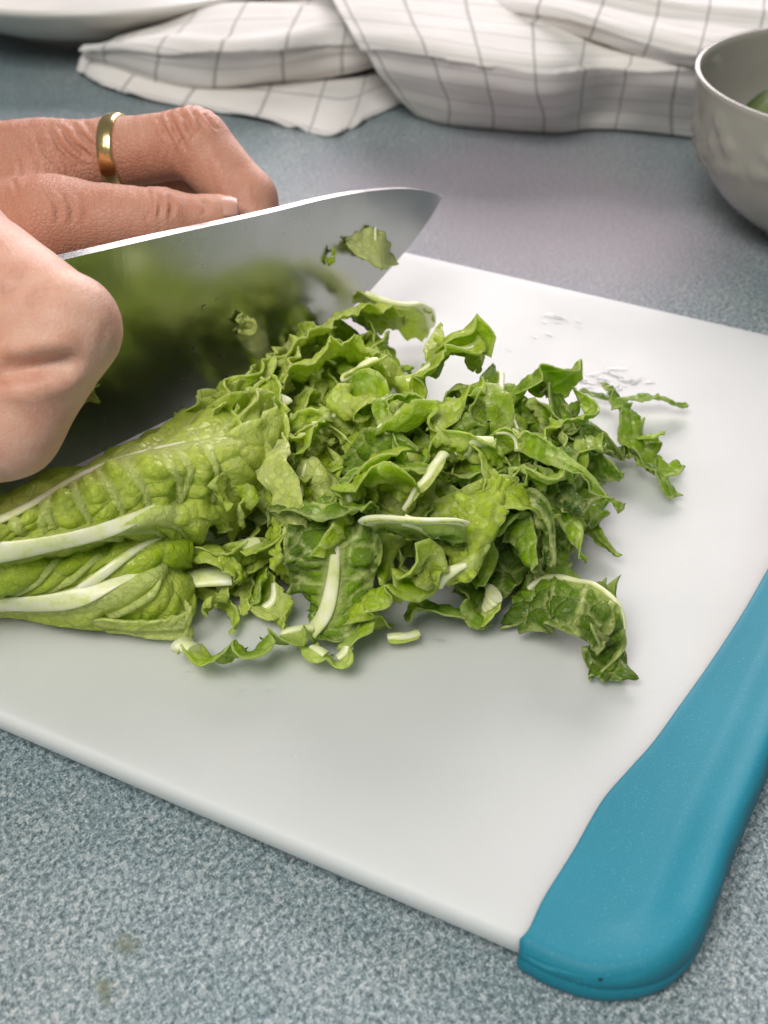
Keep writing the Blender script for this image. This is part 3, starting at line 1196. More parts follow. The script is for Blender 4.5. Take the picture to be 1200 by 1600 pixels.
lines_l = [([(247, 182), (256, 200), (268, 222)], .8), ([(262, 178), (276, 206), (292, 238)], 1.2), ([(284, 174), (294, 196), (306, 214)], 1.0), ([(300, 172), (312, 190), (326, 206)], .8),
           ([(318, 176), (330, 192), (344, 204)], .5), ([(92, 196), (112, 222), (146, 250)], 1.3), ([(75, 200), (96, 232), (128, 262)], 1.0), ([(112, 192), (132, 216), (156, 236)], 1.0),
           ([(56, 206), (70, 238), (98, 268)], .8), ([(40, 225), (58, 262), (60, 300)], .7), ([(20, 222), (30, 262), (28, 305)], .6), ([(128, 188), (146, 208), (162, 222)], .7),
           ([(0, 250), (22, 285), (40, 330)], .6), ([(70, 300), (88, 322), (92, 350)], .7), ([(96, 300), (112, 325), (112, 352)], .6), ([(120, 300), (134, 322), (132, 350)], .5),
           ([(232, 296), (236, 320), (232, 345)], .6), ([(246, 300), (251, 322), (248, 342)], .8), ([(262, 302), (268, 322), (266, 340)], .6), ([(318, 312), (322, 324), (318, 336)], .5)]
disp += carve(V, f_left, lines_l, .00085, .00065, .25)
me = mesh_from('hand', V + N * disp[:, None], F)
fl = np.exp(-(np.linalg.norm(V - lPIP, axis=1) / .011) ** 2) * .35 + np.exp(-(np.linalg.norm(V - lMCP, axis=1) / .016) ** 2) * .4 \
    + np.exp(-(np.linalg.norm(V - tMCP, axis=1) / .02) ** 2) * .35
add_attr(me, 'flush', np.clip(fl + .55, 0, 1.0))
dist_k = np.linalg.norm(V - (lMCP * .6 + tMCP * .4), axis=1)
add_attr(me, 'fine', np.clip(.35 + 1.0 * np.exp(-(dist_k / .035) ** 2), 0, 1.2))
lh = link('hand', me, M['skin'])
tag(lh, "bent hand wearing the gold ring, steadying the cabbage beyond the blade", 'hand', 'hands of the person cutting')
# thumb nail
nc = tTIP + tax * .0010 + tup * .00415
gx, gy = np.meshgrid(np.linspace(-1, 1, 17), np.linspace(-1, 1, 13), indexing='ij')
tside = np.cross(tax, tup)
sq = np.sqrt(np.clip(1 - .5 * np.abs(gx) ** 4, 0, 1))
NV = nc + (gx * .0046)[..., None] * tax + (gy * .0040 * sq)[..., None] * tside + (-.0016 * gy ** 2 - .0008 * np.clip(gx, 0, 1) ** 2)[..., None] * tup
nl = link('nail', mesh_from('nail', NV.reshape(-1, 3), grid_faces(17, 13)), M['nail'], lh)
md = nl.modifiers.new('t', 'SOLIDIFY')
md.thickness = .0005

# ring
rc_ = lMCP + (lPIP - lMCP) * .525
rax = norm(lPIP - lMCP + np.array([0, .002, -.004]))
rr_ = .00915
prof = []
for k in range(20):
    a = 2 * PI * k / 20
    prof.append((rr_ + .00045 + .00085 * np.sign(math.cos(a)) * abs(math.cos(a)) ** .7, .00225 * np.sign(math.sin(a)) * abs(math.sin(a)) ** .6))
prof.append(prof[0])
V, F = lathe(prof, 72)
rot = Vector((0, 0, 1)).rotation_difference(Vector(rax)).to_matrix()
V = V @ np.array(rot).T + rc_
ringo = link('ring', mesh_from('ring', V, F), M['gold'])
tag(ringo, 'plain polished gold ring worn on the bent index finger', 'ring')

# ---- right hand, close to the camera, round the knife handle
rMCP, rPIP, rDIP, rTIP = atd(-125, 396, .262), atd(99, 514, .243), atd(14, 664, .247), atd(-95, 715, .256)
fr = [([rMCP, rPIP], [.0165, .0107]), ([rPIP, rDIP, rTIP], [.0107, .0098, .0086])]
right_f = []
for k in range(1, 4):
    o_ = hd * .0205 * k + kn * (-.0085 * k) + np.array([0, 0, -.003 * k])
    right_f.append(([rMCP + o_, rPIP + o_ - kn * .002, rDIP + o_, rTIP + o_], [.0145, .0100, .0092, .0080]))
rW = rMCP + hd * .085 + np.array([-.01, -.005, .004])


def f_right(P):
    a = cap(P, *fr[0][0], *fr[0][1])
    b = chain(P, *fr[1], .003)
    d = smin(a, b, .0016)
    # fold of skin at the root of the finger
    for pts, rad in right_f:
        e = smin(cap(P, pts[0], pts[1], rad[0], rad[1]), chain(P, pts[1:], rad[1:], .003), .0016)
        d = smin(d, e, .0018)
    pal = cap(P, rMCP, rW, .0165, .024)
    for pts, rad in right_f:
        pal = smin(pal, cap(P, pts[0], rW, rad[0], .022), .010)
    d = smin(d, pal, .006)
    th = chain(P, [rW + hd * -.02, atd(-210, 330, .285), atd(-60, 430, .300), atd(0, 470, .304)], [.020, .0135, .0100, .0075], .006)
    d = smin(d, th, .006)
    arm = cap(P, rW, rW + hd * .12 + np.array([0, 0, .015]), .027, .036)
    return smin(d, arm, .015)


lo = np.minimum.reduce([rPIP, rMCP, rTIP, atd(-200, 400, .26)]) - .03
hi = np.maximum.reduce([rPIP, rMCP, rTIP, atd(0, 470, .304)]) + .03
lo[0] -= .03
V, F, N = surface_net(f_right, lo, hi, .00125)
pm = norm(norm(rPIP - rMCP) + norm(rDIP - rPIP))
dorR = norm(rPIP - .5 * (rMCP + rDIP))
disp = wrinkle(V, N, rPIP, pm, [(-.005, .5), (-.002, .8), (.0012, .8), (.004, .5)], .00022, .0007, .011, dorR)
disp += .00012 * noise2(V[:, 0] * 350 + V[:, 2] * 130, V[:, 1] * 350 - V[:, 2] * 260, rg, 2, 1.0)
disp += carve(V, f_right, [([(-20, 581), (0, 580), (60, 574), (132, 558)], 1.0)], .0030, .0019, .18)
disp += carve(V, f_right, [([(-22, 478), (0, 467), (40, 438)], 1.0)], .0006, .0012, .18)
disp += carve(V, f_right, [([(172, 500), (160, 530), (158, 560)], .5), ([(184, 520), (172, 545), (168, 572)], .4), ([(10, 610), (70, 600), (120, 585)], .25)], .0006, .0009, .18)
me = mesh_from('hand', V + N * disp[:, None], F)
fl = np.exp(-(np.linalg.norm(V - rPIP, axis=1) / .012) ** 2) * .12 + np.exp(-(np.linalg.norm(V - rDIP, axis=1) / .018) ** 2) * .30
add_attr(me, 'flush', np.clip(fl, 0, .8))
add_attr(me, 'fine', np.full(len(V), .32))
rh = link('hand', me, M['skin'])
tag(rh, 'fist gripping the knife handle, its bent finger nearest the camera', 'hand', 'hands of the person cutting')

# ------------------------------------------------------------------ cabbage


def ribs_field(U, Vv, Lu, Lv, ribs):
    """ribs: [(polyline in 0..1 coordinates, width start, width end, raise)] -> (vein mask, height), widths in metres"""
    mask, hgt, dmin = np.zeros_like(U), np.zeros_like(U), np.full(U.shape, 9.)
    x, y = U * Lu, Vv * Lv
    for pl, w0, w1, hh in ribs:
        pl = np.asarray(pl, float) * (Lu, Lv)
        best, bt = np.full(U.shape, 9.), np.zeros_like(U)
        n = len(pl) - 1
        for i in range(n):
            a, b = pl[i], pl[i + 1]
            ab = b - a
            t = np.clip(((x - a[0]) * ab[0] + (y - a[1]) * ab[1]) / max(ab @ ab, 1e-12), 0, 1)
            d = np.hypot(x - a[0] - t * ab[0], y - a[1] - t * ab[1])
            m = d < best
            best = np.where(m, d, best)
            bt = np.where(m, (i + t) / n, bt)
        w = w0 + (w1 - w0) * bt
        k = np.clip(1 - (best / w) ** 2, 0, 1)
        mask = np.maximum(mask, np.clip(1.35 - (best / w) ** 1.5 * .8, 0, 1))
        hgt = np.maximum(hgt, hh * k)
        dmin = np.minimum(dmin, np.maximum(best - w * .5, 0))
    return mask, hgt, dmin


def cells(U, Vv, Lu, Lv, size, rng):
    """quilting between the finest veins: distance to the border of irregular cells (0 at a vein)"""
    nx, ny = max(2, int(Lu / size) + 2), max(2, int(Lv / size) + 2)
    gx, gy = np.meshgrid(np.arange(-1, nx + 1), np.arange(-1, ny + 1), indexing='ij')
    S = np.stack([(gx + rng.uniform(.05, .95, gx.shape)) * size, (gy + rng.uniform(.05, .95, gx.shape)) * size], -1).reshape(-1, 2)
    x, y = (U * Lu).ravel(), (Vv * Lv).ravel()
    x = x + .12 * size * np.sin(y / size * 3.1)
    f1, f2 = np.full(x.shape, 9.), np.full(x.shape, 9.)
    for s in S:
        d = np.hypot(x - s[0], y - s[1])
        f2 = np.minimum(f2, np.maximum(d, f1))
        f1 = np.minimum(f1, d)
    return ((f2 - f1) / size).reshape(U.shape)


BT = PZ1 + .0004


def leaf_mesh(name, P, tone, ribs=(), cell=.0052, quilt=.0009, rough=.0010, seed=0, pale=.0, thick=.00036, edge_ruffle=0., ruffle_side=3,
              parent=None, ragged=.06, tone_c=0.0, rib_pale=.35, fv=.72, vein_bulge=0., crease=.0005, floor=True, ruffle_len=.010):
    """P: base surface (n, m, 3). Adds quilting, veins, ruffled borders; returns the object and its displaced grid."""
    rng = np.random.default_rng(seed)
    n, m = P.shape[:2]
    U, Vv = np.meshgrid(np.linspace(0, 1, n), np.linspace(0, 1, m), indexing='ij')
    du, dv = np.gradient(P, axis=0), np.gradient(P, axis=1)
    Lu = float(np.linalg.norm(du, axis=-1).sum(0).mean())
    Lv = float(np.linalg.norm(dv, axis=-1).sum(1).mean())
    N = norm(np.cross(du, dv))
    up = np.sign((N[..., 2]).mean() + 1e-9)
    N = N * up
    # ragged outline: pull the border columns in and out
    q = noise2(U * Lu / .006, np.zeros_like(U) + seed, rng, 3, 1.6)
    q2 = noise2(U * Lu / .006, np.zeros_like(U) + seed + 9, rng, 3, 1.6)
    sv = (Vv - .5) * 2
    pull = np.where(sv > 0, q, q2) * ragged * np.abs(sv) ** 2
    P = P + dv * (m - 1) * (pull * sv * .5)[..., None]
    q3 = noise2(Vv * Lv / .006, np.zeros_like(U) + seed + 5, rng, 3, 1.4)
    su = (U - .5) * 2
    P = P + du * (n - 1) * (q3 * .035 * np.abs(su) ** 6 * su)[..., None]
    mask, hgt, dmin = ribs_field(U, Vv, Lu, Lv, ribs) if ribs else (np.zeros_like(U), np.zeros_like(U), np.full(U.shape, 9.))
    e = cells(U, Vv, Lu, Lv, cell, rng)
    e2 = cells(U, Vv, Lu, Lv, cell * .42, rng)
    ridge = np.clip(e / .55, 0, 1)
    bulge = ridge * (2 - ridge)
    r2 = np.clip(e2 / .6, 0, 1)
    calm = 1 - np.clip(mask * 1.1, 0, 1)
    hgt = hgt + vein_bulge * (1 - np.exp(-(np.minimum(dmin, .02) / .0034) ** 1.6))
    h = quilt * (bulge * 1.0 + .32 * r2 - .6) * calm + hgt
    h = h + rough * noise2(U * Lu / .0065, Vv * Lv / .0065, rng, 3, 1.0) * (.35 + .65 * calm)
    if crease:
        for lam in (.0052, .0026):
            h = h + crease * (lam / .0052) * (1 - 2.2 * np.abs(np.tanh(1.4 * noise2(U * Lu / lam, Vv * Lv / lam, rng, 1, 1.0)))) * (.3 + .7 * calm)
    if edge_ruffle:
        s = sv if ruffle_side == 1 else (-sv if ruffle_side == 2 else np.abs(sv))
        s = np.clip(s, 0, 1) ** 2.2
        ph = noise2(U * Lu / .014, U * 0, rng, 2, 1.2)
        h = h + edge_ruffle * s * np.sin(U * Lu / ruffle_len * 2 * PI + 2.2 * ph)
        P = P + (du * (n - 1) / Lu) * (edge_ruffle * .6 * s * np.cos(U * Lu / ruffle_len * 2 * PI + 2.2 * ph + .7))[..., None]
    Q = P + N * h[..., None]
    if floor:
        low = BT + thick
        zq = Q[..., 2]
        Q[..., 2] = np.where(zq < low + .003, low + .003 * np.exp(np.clip((zq - low - .003) / .003, -8, 0)), zq)
    fine_v = np.clip(1.25 - e / .16, 0, 1) * fv + np.clip(1 - e2 / .20, 0, 1) * .22
    rim = np.zeros_like(U)
    rim[:, 0] = rim[:, -1] = .75
    rim[0, :] = rim[-1, :] = .75
    vein = np.clip(np.maximum(np.maximum(mask, fine_v * calm), rim), 0, 1)
    t = tone + tone_c * np.abs(sv) + .045 * noise2(U * Lu / .02, Vv * Lv / .02, rng, 2, 1.0)
    if ribs:
        near, _, _ = ribs_field(U, Vv, Lu, Lv, [(p_, a_ + .003, b_ + .003, 1) for p_, a_, b_, _h in ribs[:1]])
        t = t - rib_pale * near * tone * .6
    t = t * (1 - pale)
    me = mesh_from(name, Q.reshape(-1, 3), grid_faces(n, m))
    add_attr(me, 'tone', np.clip(t, 0.02, 1))
    add_attr(me, 'vein', vein)
    o = link(name, me, M['leaf'], parent)
    md = o.modifiers.new('thickness', 'SOLIDIFY')
    md.thickness = thick
    md.offset = 0
    return o, Q, N


def rib_tube(Q, N, pl, w0, w1, flat, parent, sink=.2, seed=0, caps=True, n=34):
    """a fleshy rib lying on a leaf along a polyline in its 0..1 coordinates"""
    rng = np.random.default_rng(seed)
    pl = spline(np.asarray(pl, float), n)
    a = np.clip(pl[:, 0], 0, 1) * (Q.shape[0] - 1)
    b = np.clip(pl[:, 1], 0, 1) * (Q.shape[1] - 1)
    i, j = np.minimum(a.astype(int), Q.shape[0] - 2), np.minimum(b.astype(int), Q.shape[1] - 2)
    fa, fb = (a - i)[:, None], (b - j)[:, None]

    def smp(A):
        return (A[i, j] * (1 - fa) + A[i + 1, j] * fa) * (1 - fb) + (A[i, j + 1] * (1 - fa) + A[i + 1, j + 1] * fa) * fb
    p, nn = smp(Q), norm(smp(N))
    k = np.ones(7) / 7
    for c in range(3):
        p[:, c] = np.convolve(np.pad(p[:, c], 3, 'edge'), k, 'valid')
        nn[:, c] = np.convolve(np.pad(nn[:, c], 3, 'edge'), k, 'valid')
    w = np.linspace(w0, w1, n) * (1 + .05 * noise2(np.linspace(0, 9, n), np.zeros(n), rng, 2, 1))
    V, F = tube(p + nn * (w * flat * (1 - sink))[:, None] * .6, w, 12, flat, nn)
    return link('rib', solid('rib', V, F), M['rib'], parent)


def ribbon_base(pts, widths, rolls, spacing=.0008):
    """strip surface along 3-D points; rolls in degrees about the run of the strip (0 = flat side up)"""
    D = np.concatenate([np.asarray(pts, float), np.asarray(widths, float)[:, None], np.radians(np.asarray(rolls, float))[:, None]], 1)
    L = np.linalg.norm(np.diff(D[:, :3], axis=0), axis=1).sum()
    n = int(np.clip(L / spacing, 12, 150))
    S = spline(D, n)
    p, w, r = S[:, :3], S[:, 3], S[:, 4]
    T = norm(np.gradient(p, axis=0))
    up = np.array([0, 0, 1.])
    n0 = up - T[0] * T[0, 2]
    if np.linalg.norm(n0) < .3:
        n0 = np.array([0, -1., 0]) - T[0] * T[0, 1] * -1
    n0 = norm(n0)
    Ns = []
    for t in T:
        n0 = norm(n0 - t * np.dot(n0, t))
        # lean back towards up so that rolls keep their meaning
        u = up - t * t[2]
        if np.linalg.norm(u) > .35:
            n0 = norm(.75 * n0 + .25 * norm(u))
        Ns.append(n0)
    N = np.array(Ns)
    B = np.cross(T, N)
    W = B * np.cos(r)[:, None] + N * np.sin(r)[:, None]
    m = int(np.clip(w.max() / spacing, 8, 44))
    c = np.linspace(-.5, .5, m)
    NN = -B * np.sin(r)[:, None] + N * np.cos(r)[:, None]
    return p, W, NN, w, c, n, m


def ribbon(name, pts, widths, rolls, tone, seed, cup=.0, ends=.35, parent=None, spacing=.00065, **kw):
    p, W, NN, w, c, n, m = ribbon_base(pts, widths, rolls, spacing)
    u = np.linspace(0, 1, n)
    taper = 1 - ends * np.clip(np.abs(u - .5) * 2 - .72, 0, 1) / .28
    ww = (w * taper)[:, None] * c[None]
    P = p[:, None] + W[:, None] * ww[..., None] + NN[:, None] * (cup * (np.abs(c)[None] * 2) ** 2 * w[:, None])[..., None]
    return leaf_mesh(name, P, tone, seed=seed, parent=parent, **kw)


SHREDS = 'cut cabbage shreds on the board'
heroes = []                                              # (object, short name, pixel)


def shred(pxs, widths, rolls, tone, seed, label, short, rib=None, group=SHREDS, name='cabbage_shred', tubes=(), **kw):
    """pxs: (x, y, z) triples; widths in mm"""
    pts = np.array([at(x, y, BT + z * .001) for x, y, z in pxs])
    k = len(pts)
    if np.isscalar(widths):
        widths = [widths] * k
    if np.isscalar(rolls):
        rolls = [rolls] * k
    root = None
    kw.setdefault('ribs', [] if rib is None else rib)
    o, Q, N = ribbon(name, pts, np.asarray(widths) * .001, rolls, tone, seed, **kw)
    for i, tb in enumerate(tubes):
        rib_tube(Q, N, *tb, parent=o, seed=seed + i)
    tag(o, label, 'cabbage shred', group)
    mid = pts[k // 2]
    heroes.append((o, short, (np.mean([q[0] for q in pxs]), np.mean([q[1] for q in pxs]))))
    return o


# ---- the uncut half head at the left, cut side up
head = thing('halved_cabbage', at(150, 900, BT))
tag(head, 'uncut part of a halved cabbage, its pale ribs fanning towards the cut end', 'cabbage')


def head_leaf(ctrl, tone, seed, ribs, tubes, nu=110, nv=70, **kw):
    P = surf([[at(x, y, BT + z * .001) for x, y, z in row] for row in ctrl], nu, nv)
    o, Q, N = leaf_mesh('leaf', P, tone, ribs=ribs, seed=seed, parent=head, thick=.0007, **kw)
    for i, tb in enumerate(tubes):
        rib_tube(Q, N, *tb, parent=o, seed=seed + i)
    return o


sec = lambda pl, w=.0012, h=.0009: (pl, w, w * .5, h)
# top leaf: between the blade and the second rib (rows run from the core at the left to the cut end)
head_leaf([
    [(-80, 872, 24), (-80, 858, 29), (-80, 842, 33), (-80, 832, 30), (-80, 826, 22)],
    [(0, 862, 25), (0, 846, 30), (0, 826, 33), (5, 808, 30), (10, 796, 21)],
    [(90, 846, 26), (92, 815, 31), (96, 780, 35), (105, 756, 32), (120, 738, 22)],
    [(180, 826, 27), (178, 785, 33), (178, 745, 37), (188, 718, 34), (215, 690, 23)],
    [(262, 800, 27), (270, 760, 33), (272, 725, 38), (285, 695, 35), (310, 652, 24)],
    [(330, 800, 24), (345, 755, 31), (352, 715, 36), (372, 676, 34), (400, 616, 25)],
    [(352, 830, 14), (385, 765, 22), (398, 720, 28), (420, 668, 29), (450, 600, 24)],
], .29, 11,
    [([(.1, .62), (.4, .66), (.7, .66), (.93, .72)], .0034, .0016, .0008),
     sec([(.20, .60), (.22, .35), (.26, .1)]), sec([(.28, .62), (.30, .35), (.34, .08)]), sec([(.36, .62), (.40, .35), (.44, .08)]), sec([(.44, .63), (.50, .35), (.53, .08)]), sec([(.62, .65), (.68, .36), (.70, .06)]), sec([(.74, .68), (.80, .42), (.82, .1)]), sec([(.30, .66), (.36, .85), (.38, 1.)]), sec([(.48, .68), (.55, .85), (.58, 1.)]), sec([(.52, .64), (.58, .34), (.60, .06)]), sec([(.66, .64), (.72, .42), (.70, .06)]),
     sec([(.30, .62), (.28, .35), (.3, .1)]), sec([(.40, .68), (.48, .85), (.50, 1.)]), sec([(.58, .66), (.66, .86), (.68, 1.)]), sec([(.76, .68), (.8, .85), (.8, 1.)])],
    [([(.0, .52), (.15, .58), (.3, .63), (.45, .68), (.6, .70), (.78, .72), (.9, .74)], .0022, .0006, .34)], cell=.0105, quilt=.0008, rough=.0007, rib_pale=.5, fv=.25, vein_bulge=.0028, crease=.0002, nu=150, nv=90)
# second leaf: its broad pale rib runs just above the dark gap
head_leaf([
    [(-80, 872, 23), (-80, 866, 25), (-80, 858, 26), (-80, 848, 26)],
    [(0, 866, 24), (0, 862, 27), (0, 856, 29), (2, 842, 28)],
    [(90, 856, 23), (90, 850, 27), (90, 842, 30), (92, 826, 29)],
    [(180, 848, 21), (182, 836, 26), (185, 822, 30), (190, 800, 29)],
    [(262, 842, 18), (262, 822, 24), (265, 802, 28), (275, 770, 28)],
    [(300, 868, 10), (315, 840, 17), (325, 815, 22), (335, 780, 25)],
], .29, 21,
    [([(0, .5), (.3, .55), (.6, .60), (.78, .7)], .0052, .003, .001), sec([(.45, .5), (.6, .25), (.64, 0)]), sec([(.6, .5), (.74, .3), (.8, .02)]), sec([(.72, .6), (.86, .4), (.96, .1)])],
    [([(0, .55), (.15, .6), (.3, .62), (.45, .63), (.6, .66), (.72, .74), (.80, .92)], .0032, .0006, .27)], cell=.009, quilt=.0008, vein_bulge=.002, crease=.0002, rough=.0007, nu=120, nv=50, rib_pale=.4, fv=.35)
# third leaf: in the shade under the gap
head_leaf([
    [(-80, 930, 9), (-80, 912, 16), (-80, 890, 20), (-80, 874, 21)],
    [(0, 935, 10), (0, 912, 17), (0, 888, 21), (0, 868, 21)],
    [(70, 935, 11), (80, 910, 17), (85, 882, 21), (88, 858, 20)],
    [(150, 925, 12), (160, 898, 18), (170, 870, 21), (178, 848, 19)],
    [(230, 895, 12), (235, 874, 18), (245, 856, 20), (255, 838, 17)],
    [(275, 880, 9), (285, 868, 12), (290, 856, 14), (300, 842, 12)],
], .36, 31, [([(.45, .0), (.6, .4), (.8, .8)], .0012, .0008, .0009), sec([(.2, 0), (.35, .4), (.42, .8)]), sec([(.3, 0), (.48, .35), (.56, .7)])],
    [([(.46, .02), (.56, .3), (.66, .55), (.82, .82)], .0015, .0007, .6)], cell=.0098, quilt=.0009, vein_bulge=.0026, crease=.0002, rough=.0007, nu=110, nv=60, fv=.3)
# fourth leaf: broad pale rib at the lower side
head_leaf([
    [(-80, 968, 2), (-80, 950, 6), (-80, 935, 10), (-80, 922, 13)],
    [(0, 962, 2), (0, 945, 7), (0, 930, 12), (0, 915, 14)],
    [(70, 968, 3), (80, 950, 9), (90, 935, 13), (95, 920, 14)],
    [(150, 976, 4), (160, 950, 11), (170, 925, 15), (178, 908, 15)],
    [(215, 975, 3), (225, 945, 11), (235, 910, 16), (235, 890, 16)],
    [(240, 978, 2), (262, 950, 8), (262, 915, 13), (258, 878, 16)],
    [(272, 985, 1), (290, 958, 4), (290, 930, 8), (282, 900, 10)],
], .27, 41, [([(.0, .45), (.35, .55), (.6, .8), (.8, .98)], .0070, .003, .0012), sec([(.55, .2), (.7, .5), (.74, .8)])],
    [([(.0, .52), (.2, .58), (.4, .66), (.55, .78), (.70, .95)], .0036, .0008, .25)], cell=.009, quilt=.0007, vein_bulge=.0016, crease=.0002, rough=.0007, nu=110, nv=60, rib_pale=.5, fv=.3)
# outer shell leaf resting on the board
head_leaf([
    [(-80, 958, 1.5), (-80, 954, 4), (-80, 945, 7)],
    [(0, 942, 1), (0, 940, 4), (0, 932, 8)],
    [(80, 972, .6), (85, 965, 4), (90, 955, 8)],
    [(170, 992, .4), (178, 980, 4), (185, 965, 8)],
    [(240, 1002, .3), (248, 988, 4), (252, 970, 8)],
    [(285, 1006, .3), (292, 985, 5), (288, 955, 10)],
    [(290, 1004, .3), (296, 975, 6), (292, 935, 12)],
], .20, 51, [([(0, .3), (.5, .35), (.9, .4)], .003, .002, .0007)], [], cell=.007, quilt=.0004, rough=.0006, nu=110, nv=40, pale=.25)
# crumpled ends of inner leaves at the cut face
rg = np.random.default_rng(77)
face_px = [(340, 648, 31), (375, 640, 30), (405, 648, 30), (430, 632, 29), (428, 668, 29), (400, 690, 33), (352, 765, 30),
           (385, 738, 27), (412, 720, 24), (352, 800, 22), (372, 785, 19), (395, 655, 34),
           (442, 606, 27), (410, 622, 28), (364, 662, 33), (315, 645, 25), (350, 622, 26), (388, 598, 27), (420, 580, 27), (452, 560, 27), (436, 574, 25)]
for i, (x, y, z) in enumerate(face_px):
    L_ = rg.uniform(28, 58)
    a = rg.uniform(.55, 1.75)
    pts = []
    for s in (-1, -.35, .3, 1):
        pts.append((x + s * L_ * math.cos(a) + rg.normal() * 5, y - s * L_ * math.sin(a) * .8 + rg.normal() * 5, z + rg.normal() * 1.6 - 2.2 * s * s))
    P3 = np.array([at(u_, v_, BT + w_ * .001) for u_, v_, w_ in pts])
    ribbon('leaf', P3, [rg.uniform(.006, .010)] * 4, [rg.uniform(30, 85) + 8 * k for k in range(4)], rg.uniform(.12, .36), 700 + i, parent=head,
           edge_ruffle=rg.uniform(.0004, .0012), ruffle_len=.010, quilt=.0009, cell=.0042, cup=rg.uniform(-.1, .1), spacing=.0008, thick=.0004)
# cut stumps of ribs that show pale in the face
for i, (x, y, z, dx, dy, w_) in enumerate([(430, 632, 29, 12, -10, 2.8), (322, 902, 8, 38, -5, 3.6)]):
    a, b = at(x - dx, y - dy, BT + z * .001), at(x + dx, y + dy, BT + z * .001)
    P3 = np.linspace(a, b, 12)
    V, F = tube(P3, w_ * .001 * np.linspace(.7, 1, 12), 16, .38)
    link('rib', solid('rib', V, F), M['rib'], head)

# leaf mass that shows between the blade and the heap, behind
shred([(560, 462, 22), (598, 474, 22), (635, 492, 16), (668, 520, 5)], [11, 14, 13, 8], [30, 25, 30, 45], .26, 101, 'pale leaf strip with a white edge standing out beyond the blade', 'the pale strip beyond the blade',
      rib=[([(0, .9), (.5, .88), (1., .8)], .0022, .003, .001)], tubes=[([(.15, .95), (.5, .92), (.8, .85), (.99, .7)], .0012, .0024, .6)], edge_ruffle=.001, quilt=.0008)
shred([(430, 572, 25), (480, 532, 26), (530, 497, 26), (585, 492, 22), (618, 520, 14)], [12, 15, 15, 13, 8], [38, 38, 35, 25, 25], .24, 102, 'broad pale green leaf piece pressed against the far part of the blade', 'the broad pale piece at the blade',
      rib=[([(0, .7), (.5, .62), (1, .5)], .002, .001, .0008), sec([(.3, .65), (.4, .3), (.4, 0)]), sec([(.55, .6), (.64, .3), (.66, 0)])], quilt=.0016, cell=.0075, rough=.0016)
shred([(425, 590, 28), (480, 565, 30), (540, 545, 27), (600, 565, 20)], [10, 13, 13, 9], [45, 40, 35, 30], .30, 103, 'crinkled light green leaf piece beside the blade behind the heap', 'the crinkled light piece by the blade',
      quilt=.0016, cell=.0045, rough=.0018, edge_ruffle=.0015)
shred([(560, 490, 20), (590, 515, 18), (610, 555, 14), (640, 585, 10)], [12, 14, 12, 8], [50, 60, 55, 40], .50, 104, 'green leaf piece hanging behind the pale strip beyond the blade', 'the green piece behind the pale strip', quilt=.0012)

# ---- single pieces of the heap that one can tell apart
shred([(806, 952, 2), (850, 925, 9), (905, 930, 14), (955, 955, 14), (972, 1005, 7), (930, 1062, 1.5)], [9, 15, 17, 17, 13, 5], [-14, -10, -5, 0, 10, 20], .92, 110,
      'big dark curled piece arching away at the front right of the heap', 'the big dark curled piece', rib=[([(.1, .25), (.3, .22), (.55, .30), (.75, .42), (.95, .5)], .0011, .0006, .0009), sec([(.4, .25), (.48, .6), (.52, .95)], .0006, .0005), sec([(.55, .3), (.66, .6), (.7, .95)], .0006, .0005), sec([(.25, .22), (.3, .6), (.32, .95)], .0006, .0005), sec([(.65, .35), (.74, .12), (.8, .0)], .0006, .0005)],
      tubes=[([(.08, .28), (.3, .22), (.55, .30), (.75, .42)], .0010, .0005, .7)], quilt=.0022, crease=.0003, cell=.0050, rough=.0014, edge_ruffle=.0026, ruffle_len=.0105, cup=-.22, ends=.2, tone_c=-.05, ragged=.10)
shred([(812, 930, 3), (832, 898, 7), (856, 868, 11), (888, 866, 9)], [7, 9, 9, 7], [10, 5, -15, -35], .66, 111, 'small folded green piece standing above the big dark curled piece', 'the small folded piece', quilt=.0014, cell=.004, edge_ruffle=.0016)
shred([(748, 968, 3), (768, 950, 6), (784, 930, 9)], [8, 9, 8], [0, 5, 10], .34, 112, 'pale stub with a flat white cut end at the front of the heap', 'the pale stub', rib=[([(.3, .5), (1, .5)], .002, .004, .001)], tubes=[([(.35, .5), (.7, .5), (1., .5)], .0014, .0040, .42)], quilt=.0006)
shred([(800, 905, 4), (828, 855, 9), (870, 805, 13), (915, 785, 12), (940, 776, 9)], [12, 15, 15, 12, 6], [-25, -22, -15, -25, -35], .74, 113, 'long veined green strip reaching out of the right side of the heap', 'the long veined strip', rib=[([(0, .4), (.4, .5), (.7, .55), (1, .5)], .0008, .0006, .0007), sec([(.4, .5), (.52, .85), (.55, 1)]), sec([(.55, .5), (.72, .2), (.8, .05)])],
      tubes=[([(.42, .65), (.52, .45), (.66, .52), (.76, .58)], .0006, .0009, .7)], quilt=.0013, cell=.0048, edge_ruffle=.0022)
shred([(722, 940, 3), (765, 900, 8), (805, 855, 10), (822, 820, 9)], [9, 12, 12, 8], [-35, -30, -30, -30], .82, 114, 'dark strip lying under the long veined strip at the right', 'the dark strip under the veined one', quilt=.0013, cell=.005, edge_ruffle=.002)
shred([(958, 598, 12), (962, 635, 9), (985, 672, 8), (1010, 705, 6), (1040, 722, 4), (1070, 724, 2)], [8, 10, 9, 10, 7, 3], [50, 42, 30, 20, 30, 40], .66, 115, 'curly green strip lying apart at the far right of the heap', 'the curly strip apart at the right', quilt=.0014, cell=.0042, edge_ruffle=.0014, ruffle_len=.0115, rough=.0016)
shred([(968, 640, 3), (1000, 628, 4), (1035, 630, 4), (1074, 640, 1.5)], [4, 5, 6, 3], [35, 30, 40, 20], .64, 116, 'thin ruffled green strand pointing away at the far right', 'the thin strand at the far right', quilt=.001, edge_ruffle=.0009, ruffle_len=.009)
